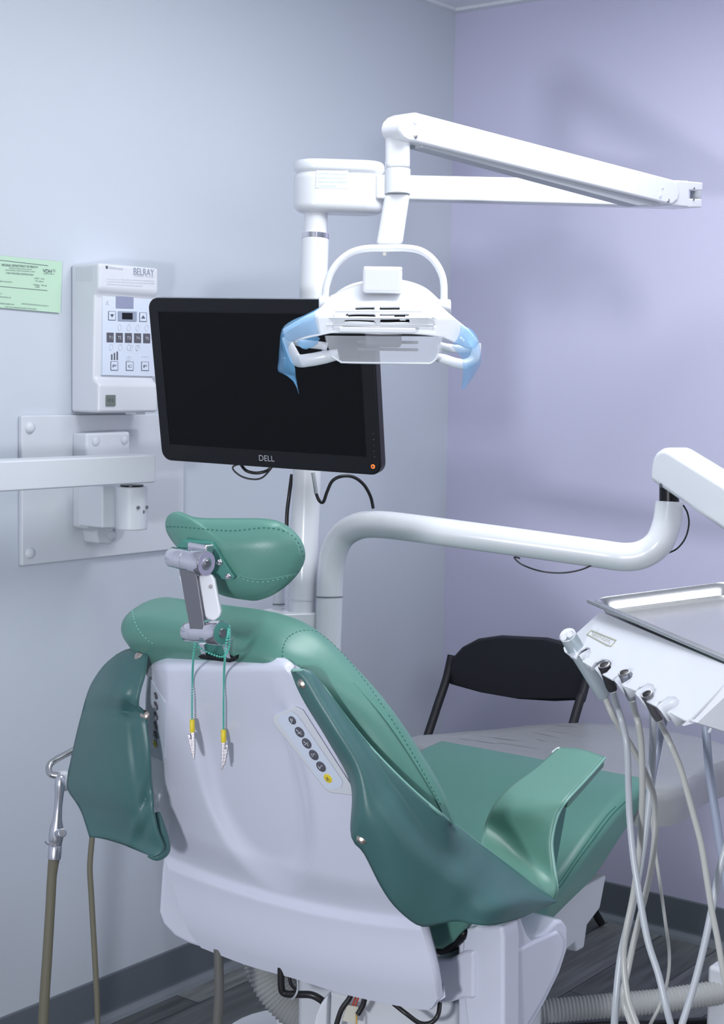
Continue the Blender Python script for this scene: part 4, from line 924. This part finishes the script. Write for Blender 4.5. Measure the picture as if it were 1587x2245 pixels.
# lift column and floor base
wbox('lift_column', (-1.48, -.97, .03), (-1.05, -.69, .40), 'white2', DC, bevel=.02)
wbox('floor_base', (-1.62, -1.03, 0), (-.85, -.63, .07), 'white2', DC, bevel=.02)
prism('lift_arm_cover', [U(x, y, 2.62) for x, y in [(690, 2245), (694, 2222), (706, 2200), (718, 2183), (722, 2170), (760, 2182), (1005, 2200), (1005, 2330), (690, 2330)]], V((.25, .06, 0)), 'white2', DC, bevel=.008)
prism('lift_arm_fin', [U(x, y, 2.60) for x, y in [(686, 2260), (692, 2228), (704, 2200), (719, 2182), (716, 2262)]], V((.02, .01, 0)), 'white2', DC, bevel=.003)
tube('power_cable', px3([(616, 2120, 2.66), (617, 2165, 2.66), (625, 2178, 2.66), (650, 2180, 2.65), (685, 2182, 2.64), (712, 2198, 2.64)]), .0062, 'cable', DC)
tube('control_cable', px3([(632, 2120, 2.68), (637, 2155, 2.67), (652, 2172, 2.66)]), .003, 'cable', DC)
tube('cable_tie', px3([(651, 2135, 2.64), (653, 2165, 2.64), (648, 2182, 2.64), (640, 2190, 2.65)]), .0018, 'hose', DC)
cn = prism('wire_connector', [U(x, y, 2.575) for x, y in [(760, 2203), (786, 2208), (778, 2246), (750, 2238)]], FW*.012, 'cream', DC, bevel=.001, label='cream plastic wire connector')
tube('connector_wire', px3([(784, 2175, 2.58), (778, 2190, 2.58), (772, 2206, 2.578)]), .0016, 'red', DC, label='red wire')
tube('connector_wire', px3([(788, 2178, 2.58), (784, 2192, 2.58), (778, 2207, 2.578)]), .0016, 'red', DC, label='red wire')
tube('connector_wire', px3([(781, 2225, 2.57), (782, 2250, 2.57), (779, 2270, 2.57)]), .0014, 'orangew', DC, label='yellow wire')
tube('black_lead', px3([(775, 2170, 2.575), (765, 2190, 2.575), (748, 2215, 2.575), (735, 2255, 2.575)]), .0045, 'cable', DC)
tube('black_lead', px3([(800, 2188, 2.57), (795, 2205, 2.57), (784, 2224, 2.57)]), .0045, 'cable', DC)
tube('hanging_cable', px3([(862, 2200, 2.55), (890, 2222, 2.54), (920, 2243, 2.54), (945, 2242, 2.54), (960, 2225, 2.54), (964, 2198, 2.55)]), .0038, 'cable', DC)
# ================================================================ DUCTS
def duct(name, pts, r, label, pitch=.0075, n=12):
    P = catmull(px3(pts), n); L = sum((P[i+1]-P[i]).length for i in range(len(P)-1)); k = int(L/pitch*4); Q = resamp([tuple(p) for p in P[::3]]+[tuple(P[-1])], k)
    rr = [r*(1+.055*math.cos(i*math.pi/2)) for i in range(len(Q))]; vs, fs = sweep(Q, rr, 28); o = link(name, vs, fs, 'duct'); tag(o, label, 'hose'); return o
duct('corrugated_duct', [(575, 2090, 2.98), (598, 2150, 2.97), (640, 2200, 2.96), (700, 2240, 2.94), (780, 2275, 2.90)], .040, 'fat ribbed grey duct curving down under the chair back')
duct('corrugated_duct', [(1140, 2222, 3.12), (1250, 2212, 3.12), (1350, 2203, 3.12), (1450, 2194, 3.12), (1560, 2178, 3.12), (1700, 2160, 3.12)], .0235, 'ribbed white floor duct running right behind the hanging tubes')
tb = tube('floor_cable', [onZ(1150, 2262, .008), onZ(1300, 2248, .008), (onZ(1400, 2246, .008)), onZ(1587, 2236, .008), onZ(1700, 2230, .008)], .008, 'cable'); tag(tb, 'black cable lying on the floor before the ribbed duct', 'cable')
FB = prism('floor_box', [onZ(1520, 2245, 0)+V((.0, 0, 0)), V((-1.0, -1.6, 0)), V((-.5, -1.6, 0)), V((-.5, -1.18, 0)), V((-.78, -1.14, 0))], (0, 0, .01), 'white2'); bpy.data.objects.remove(FB)
q1 = onZ(1550, 2116, .26)
FB = wbox('floor_box', (q1.x, q1.y-.35, 0), (q1.x+.32, q1.y, .26), 'white2', None, bevel=.01); tag(FB, 'white equipment box on the floor at the right edge', 'box')
# ================================================================ SUCTION AT LEFT
SU = root('suction_handpiece', 'silver suction handpiece with olive hose hanging at far left', 'suction handpiece', U(110, 2245, 2.95))
def dS(x, y, d=2.95): return U(x, y, d)
lathe('handle', dS(133, 1700), (dS(119, 1880)-dS(133, 1700)), [(0, .006), (.004, .0095), (.02, .0105), (.035, .0085), (.06, .0075), (.085, .0090), (.102, .0135), (.118, .0140), (.133, .0120), (.134, .0128), (.158, .0126), (.159, .0116)], 'alu', SU, label='satin metal suction handle')
cyl('valve_lever', dS(128, 1828, 2.93), dS(137, 1826, 2.90), .0085, 'alu', SU, bevel=.002)
tube('wire_clip', px3([(99, 1845, 2.94), (105, 1851, 2.93), (118, 1849, 2.93), (128, 1840, 2.93)]), .0012, 'steel', SU)
hz = dS(86, 2420, 2.95)
tube('hose', px3([(119, 1878, 2.95), (114, 1920, 2.95), (110, 1990, 2.95), (104, 2090, 2.95), (98, 2180, 2.95), (94, 2260, 2.95), (91, 2340, 2.95), (88, 2500, 2.95)]), [.0112, .0092, .0092, .0095, .0098, .0100, .0100, .0100], 'hoset', SU, seg=18, label='thick olive rubber hose')
HO = root('suction_holder', 'bent metal bar with white hub holding the suction handpiece beside the left sling', 'holder', U(150, 1715, 3.0))
tube('bent_bar', px3([(230, 1600, 3.05), (190, 1630, 3.02), (155, 1648, 3.0), (118, 1668, 2.99), (107, 1682, 2.98), (111, 1697, 2.97), (130, 1701, 2.97)]), .0062, 'tray', HO, seg=14)
lathe('hub', dS(122, 1712, 2.985), RT, [(0, .010), (.002, .017), (.012, .0195), (.022, .0195), (.024, .017), (.034, .016), (.06, .015)], 'white', HO, label='white round hub')
sh_ = tube('saliva_hose', px3([(205, 1800, 2.95), (202, 1836, 2.95), (197, 1900, 2.95), (200, 1960, 2.95), (205, 2050, 2.95), (210, 2140, 2.95), (214, 2240, 2.95), (218, 2480, 2.95)]), .0054, 'hoset'); tag(sh_, 'thin olive hose hanging below the left green sling', 'hose')
wh = tube('waste_hose', px3([(478, 2080, 2.75), (480, 2130, 2.75), (480, 2190, 2.75), (476, 2260, 2.75), (474, 2420, 2.75)]), [.008, .0085, .009, .009, .009], mat('grey_brown_hose', (.13, .13, .12), .5)); tag(wh, 'grey-brown hose hanging below the white back shell', 'hose')
# ================================================================ DELIVERY UNIT: instrument table, tray, handpieces
K = 2.0
IT = root('instrument_table', 'white instrument table with scalloped holders under the steel tray', 'instrument table', U(1400, 1500, 1.8))
pa, pb_, pc = U(1312, 1342, 2.0), U(1587, 1455, 1.62), U(1245, 1425, 1.93)
pn = (pb_-pa).cross(pc-pa).normalized(); pn = pn if pn.z > 0 else -pn
def tp_(x, y, off=0): return onp(x, y, pa+pn*off, pn)
def notch(cx, cy, rx, ry, ang, x0y0, x1y1):
    # open U: from left lip around the top to the right lip
    P = [x0y0]
    for a in range(200, -31, -23):
        t = math.radians(a); u, v = rx*math.cos(t), -ry*math.sin(t); c_, s_ = math.cos(ang), math.sin(ang); P.append((cx+u*c_-v*s_, cy+u*s_+v*c_))
    P.append(x1y1); return P
out = [(1316, 1341), (1264, 1388), (1240, 1414), (1235, 1420), (1237, 1428), (1250, 1438)]
out += [(1262, 1444), (1268, 1432), (1274, 1424), (1284, 1418), (1293, 1420), (1296, 1430), (1291, 1440), (1276, 1450)]
out += [(1296, 1462), (1306, 1450), (1318, 1444), (1332, 1445), (1340, 1453), (1339, 1464), (1330, 1474), (1320, 1478)]
out += [(1342, 1490), (1350, 1482), (1362, 1472), (1378, 1469), (1387, 1476), (1385, 1488), (1376, 1498), (1366, 1504)]
out += [(1394, 1514), (1402, 1504), (1418, 1497), (1432, 1500), (1437, 1512), (1431, 1524), (1418, 1532), (1411, 1534)]
out += [(1438, 1548), (1446, 1536), (1462, 1527), (1480, 1526), (1489, 1536), (1487, 1548), (1476, 1558), (1468, 1562)]
out += [(1497, 1577), (1503, 1579), (1516, 1574), (1530, 1560), (1590, 1498), (1620, 1470)]
TP = prism('table_top', [tp_(x, y) for x, y in out], -pn*.002, 'white2', IT, smooth=False, label='sloped white top panel')
# holder cups below each notch
for k, (cx, cy, r_) in enumerate(((1283, 1434, .0085), (1323, 1461, .0115), (1367, 1487, .0115), (1416, 1515, .0125), (1467, 1544, .0135))):
    c = tp_(cx, cy, -.001); ax = -pn; L_ = .02; vs = []; fs = []
    u_ = (tp_(cx+20, cy+11)-tp_(cx, cy)).normalized(); v_ = ax.cross(u_)
    if v_.dot(tp_(cx+10, cy-20)-c) < 0: v_ = -v_
    for (h, rr) in ((0, r_*1.25), (.006, r_*1.1), (L_, r_)):
        for i in range(17): th = math.radians(-35+250*i/16); vs.append(c+ax*h+(u_*math.cos(th)+v_*math.sin(th))*rr)
    for j_ in range(2):
        for i in range(16): fs.append((j_*17+i, j_*17+i+1, (j_+1)*17+i+1, (j_+1)*17+i))
    link('holder_cup', vs, fs, 'satin', IT, solid=.0015)
prism('end_panel', [tp_(1503, 1579), tp_(1590, 1498), tp_(1640, 1452), tp_(1640, 1452)-UPZ*.09, tp_(1590, 1498)-UPZ*.05], RT*.01-pn*.003, 'white2', IT, smooth=False)
prism('table_body', [tp_(x, y, -.012) for x, y in [(1330, 1358), (1300, 1400), (1500, 1530), (1600, 1500), (1600, 1474)]], -UPZ*.03, 'white2', IT, smooth=False)
lg = [(1296, 1382), (1350, 1404), (1340, 1417), (1331, 1415), (1287, 1391)]
vs, fs = sweep([tp_(x, y, .0004) for x, y in lg+[lg[0]]], .0009, 5); link('logo_outline', vs, fs, 'inkg', IT)
text('maker_letters', 'Belmont', tp_(1298, 1393, .0006), tp_(1338, 1412, .0006), UPZ, .0065, 'inkg', IT)
# tray
t0, t1 = U(1292, 1317, 2.0), U(1590, 1444, 1.62)
xd = (t1-t0).normalized(); yd0 = V((-xd.y, xd.x, 0)); yd0 = yd0 if yd0.dot(RT) > 0 else -yd0
tn = xd.cross(yd0).normalized(); tn = tn if tn.z > 0 else -tn
yd = (yd0*math.cos(math.radians(6))+tn*math.sin(math.radians(6))).normalized(); tn = xd.cross(yd).normalized(); tn = tn if tn.z > 0 else -tn
TW, TL = .205, .46
tc0 = t0+xd*(TL/2-.006)+yd*(TW/2)
prism('tray_rest', rrect(tc0-tn*.021, xd, yd, TL-.1, TW-.08, .02, 4), -tn*.03, 'white2', IT)
TR = root('steel_instrument_tray', 'empty stainless steel tray lying on the white instrument table', 'tray', tc0-tn*.02)
prof = [(0, 0), (.0035, .0015), (.006, 0), (.009, -.006), (.012, -.014), (.018, -.0165), (.03, -.017)]
rings = []
for ins, h in prof: rings.append([p+tn*h for p in rrect(tc0, xd, yd, TL-2*ins, TW-2*ins, max(.028-ins*.6, .008), 8)])
rings = [[p-tn*.003 for p in rrect(tc0, xd, yd, TL+.002, TW+.002, .029, 8)]]+rings
ns = len(rings[0]); vs = [p for r in rings for p in r]; fs = []
for j_ in range(len(rings)-1):
    for i in range(ns): fs.append((j_*ns+i, j_*ns+(i+1) % ns, (j_+1)*ns+(i+1) % ns, (j_+1)*ns+i))
fs.append(tuple((len(rings)-1)*ns+i for i in range(ns)))
link('tray_pan', vs, fs, 'tray', TR, solid=.001)
tube('rolled_rim', [p for p in rrect(tc0-tn*.0015, xd, yd, TL, TW, .0285, 8)]+[rrect(tc0-tn*.0015, xd, yd, TL, TW, .0285, 8)[0]], .0022, 'tray', TR, n=2, seg=10)
# handpieces and hoses: each is a thing
def dt(y): return 2.0-.0
def hosething(name, label, pts, r, mt, cat='hose', group='tubes hanging from the instrument table', flat=1):
    o = tube(name, px3(pts), r, mt, None, n=6, seg=14, flat=flat); tag(o, label, cat, group); return o
GR = None
# 1: syringe in the first holder
S1r = root('air_water_syringe', 'grey air-water syringe with two buttons in the first holder, curved hose', 'syringe', U(1325, 1527, 1.93))
a, b = U(1244, 1392, 1.915), U(1325, 1527, 1.93); ax = (b-a); L_ = ax.length
lathe('body', a, ax, [(0, .0085), (.0015, .0105), (L_*.18, .0108), (L_*.3, .0112), (L_*.31, .0100), (L_*.55, .0096), (L_*.75, .0094), (L_*.97, .0098), (L_, .008)], 'hgrey', S1r)
axn = ax.normalized(); fc = a-axn*.0006
q_ = (CAM-a).normalized(); hd_ = lathe('head', a+axn*.002, (-axn*.6+q_*.4), [(0, .0105), (.003, .0105), (.005, .0085)], 'white', S1r, label='white syringe head')
for x, y in ((1235.5, 1397), (1248, 1391)): disc('button', U(x, y, 1.902), q_, .0038, .003, 'white', S1r)
tube('hose', px3([(1325, 1525, 1.93), (1333, 1545, 1.93), (1345, 1572, 1.93), (1362, 1600, 1.94), (1392, 1650, 1.96), (1415, 1695, 1.97), (1432, 1740, 1.98), (1436, 1790, 1.98), (1434, 1850, 1.98), (1424, 1920, 1.98), (1405, 2000, 1.98), (1388, 2070, 1.98), (1377, 2123, 1.98), (1367, 2171, 1.97), (1369, 2205, 1.97), (1385, 2250, 1.96), (1400, 2300, 1.96)]), .0040, 'hosew', S1r)
def handpiece(label, xy0, xy1, r, mt, hose, hm, d=1.9, hr=.0042):
    h = root('dental_handpiece', label, 'handpiece', U(*xy1, d), 'handpieces in the table holders')
    d = (tp_(*xy0)-CAM).dot(FW)-.012
    a, b = U(*xy0, d), U(*xy1, d+.012); ax = b-a; L_ = ax.length; axn = ax.normalized()
    lathe('coupling', a, ax, [(0, r*.7), (0, r), (.003, r), (.0035, r*.93), (L_*.35, r*.9), (L_*.8, r*.95), (L_, r*.8)], mt, h)
    disc('coupling_bore', a-axn*.0004, -axn, r*.68, .0003, 'black', h)
    vs, fs = sweep([a-axn*.0005+(axn.orthogonal().normalized()*math.cos(t)+axn.cross(axn.orthogonal().normalized())*math.sin(t))*r*.85 for t in [k*math.pi/10 for k in range(21)]], r*.14, 6); link('rim_ring', vs, fs, 'steel', h)
    tube('hose', [b]+px3(hose), hr, hm, h, n=6, seg=14); return h
handpiece('black handpiece coupling in the second holder with grey hose', (1324, 1459), (1343, 1512), .0072, 'hdark',
          [(1352, 1545, 1.92), (1362, 1577, 1.92), (1374, 1635, 1.92), (1378, 1737, 1.9), (1380, 1788, 1.89), (1387, 1868, 1.88), (1399, 1948, 1.87), (1419, 2059, 1.86), (1444, 2139, 1.85), (1463, 2219, 1.84), (1485, 2300, 1.84)], 'hose', 1.87)
handpiece('silver handpiece coupling in the third holder with grey hose', (1368, 1476), (1386, 1532), .0068, 'alu',
          [(1392, 1560, 1.87), (1400, 1590, 1.88), (1406, 1640, 1.89), (1408, 1737, 1.9), (1406, 1790, 1.91), (1402, 1860, 1.92), (1388, 1963, 1.93), (1372, 2043, 1.93), (1367, 2107, 1.93), (1376, 2187, 1.92), (1397, 2250, 1.91), (1420, 2310, 1.9)], 'hosew', 1.81, .0040)
handpiece('steel handpiece coupling in the fourth holder with grey hose', (1418, 1523), (1445, 1575), .0066, 'steel',
          [(1455, 1600, 1.77), (1470, 1632, 1.77), (1490, 1680, 1.77), (1506, 1735, 1.77), (1521, 1790, 1.77), (1537, 1852, 1.77), (1550, 1932, 1.77), (1560, 1995, 1.77), (1573, 2059, 1.77), (1584, 2123, 1.77), (1600, 2200, 1.77)], 'hosew', 1.72, .0036)
hosething('supply_tube', 'straight blue-grey supply tube hanging behind the looping hoses', [(1431, 1555, 2.0), (1431, 1615, 2.0), (1428, 1702, 2.0), (1418, 1800, 2.0), (1403, 1900, 2.0), (1384, 1995, 2.0), (1362, 2091, 1.99), (1351, 2187, 1.98), (1346, 2260, 1.98), (1344, 2330, 1.98)], .0048, 'hose')
hosething('supply_tube', 'dark grey tube slanting down left behind the third handpiece hose', [(1460, 1560, 2.05), (1450, 1600, 2.05), (1440, 1650, 2.05), (1430, 1700, 2.05), (1422, 1760, 2.04), (1412, 1830, 2.03)], .0052, 'hoseb')
hosething('supply_tube', 'blue-grey tube hanging from the table near the right edge', [(1546, 1560, 1.85), (1549, 1620, 1.85), (1554, 1680, 1.85), (1562, 1740, 1.85), (1570, 1795, 1.85), (1578, 1850, 1.85), (1590, 1920, 1.85), (1600, 2000, 1.85)], .0050, 'hoseb')
hosething('supply_tube', 'pale tube crossing in from the right edge down to the floor', [(1640, 1700, 1.8), (1600, 1830, 1.8), (1579, 1900, 1.8), (1563, 1980, 1.8), (1543, 2075, 1.8), (1520, 2165, 1.8), (1495, 2245, 1.8), (1470, 2320, 1.8)], .0042, 'hose')
hosething('supply_tube', 'thin white tube looping behind the handpiece hoses', [(1412, 1700, 2.1), (1425, 1760, 2.1), (1434, 1850, 2.1), (1446, 1932, 2.1), (1457, 2011, 2.1), (1467, 2091, 2.1), (1463, 2149, 2.1), (1447, 2203, 2.1), (1426, 2245, 2.1), (1400, 2300, 2.1)], .0023, 'hosew')
hd2 = tube('support_rod', px3([(1565, 1576, 1.75), (1558, 1598, 1.75), (1553, 1606, 1.75)]), .002, 'satin', IT)
tube('table_post', px3([(1700, 1200, 2.62), (1705, 1330, 2.4), (1690, 1450, 2.1), (1660, 1520, 1.85)]), .02, 'white', IT)
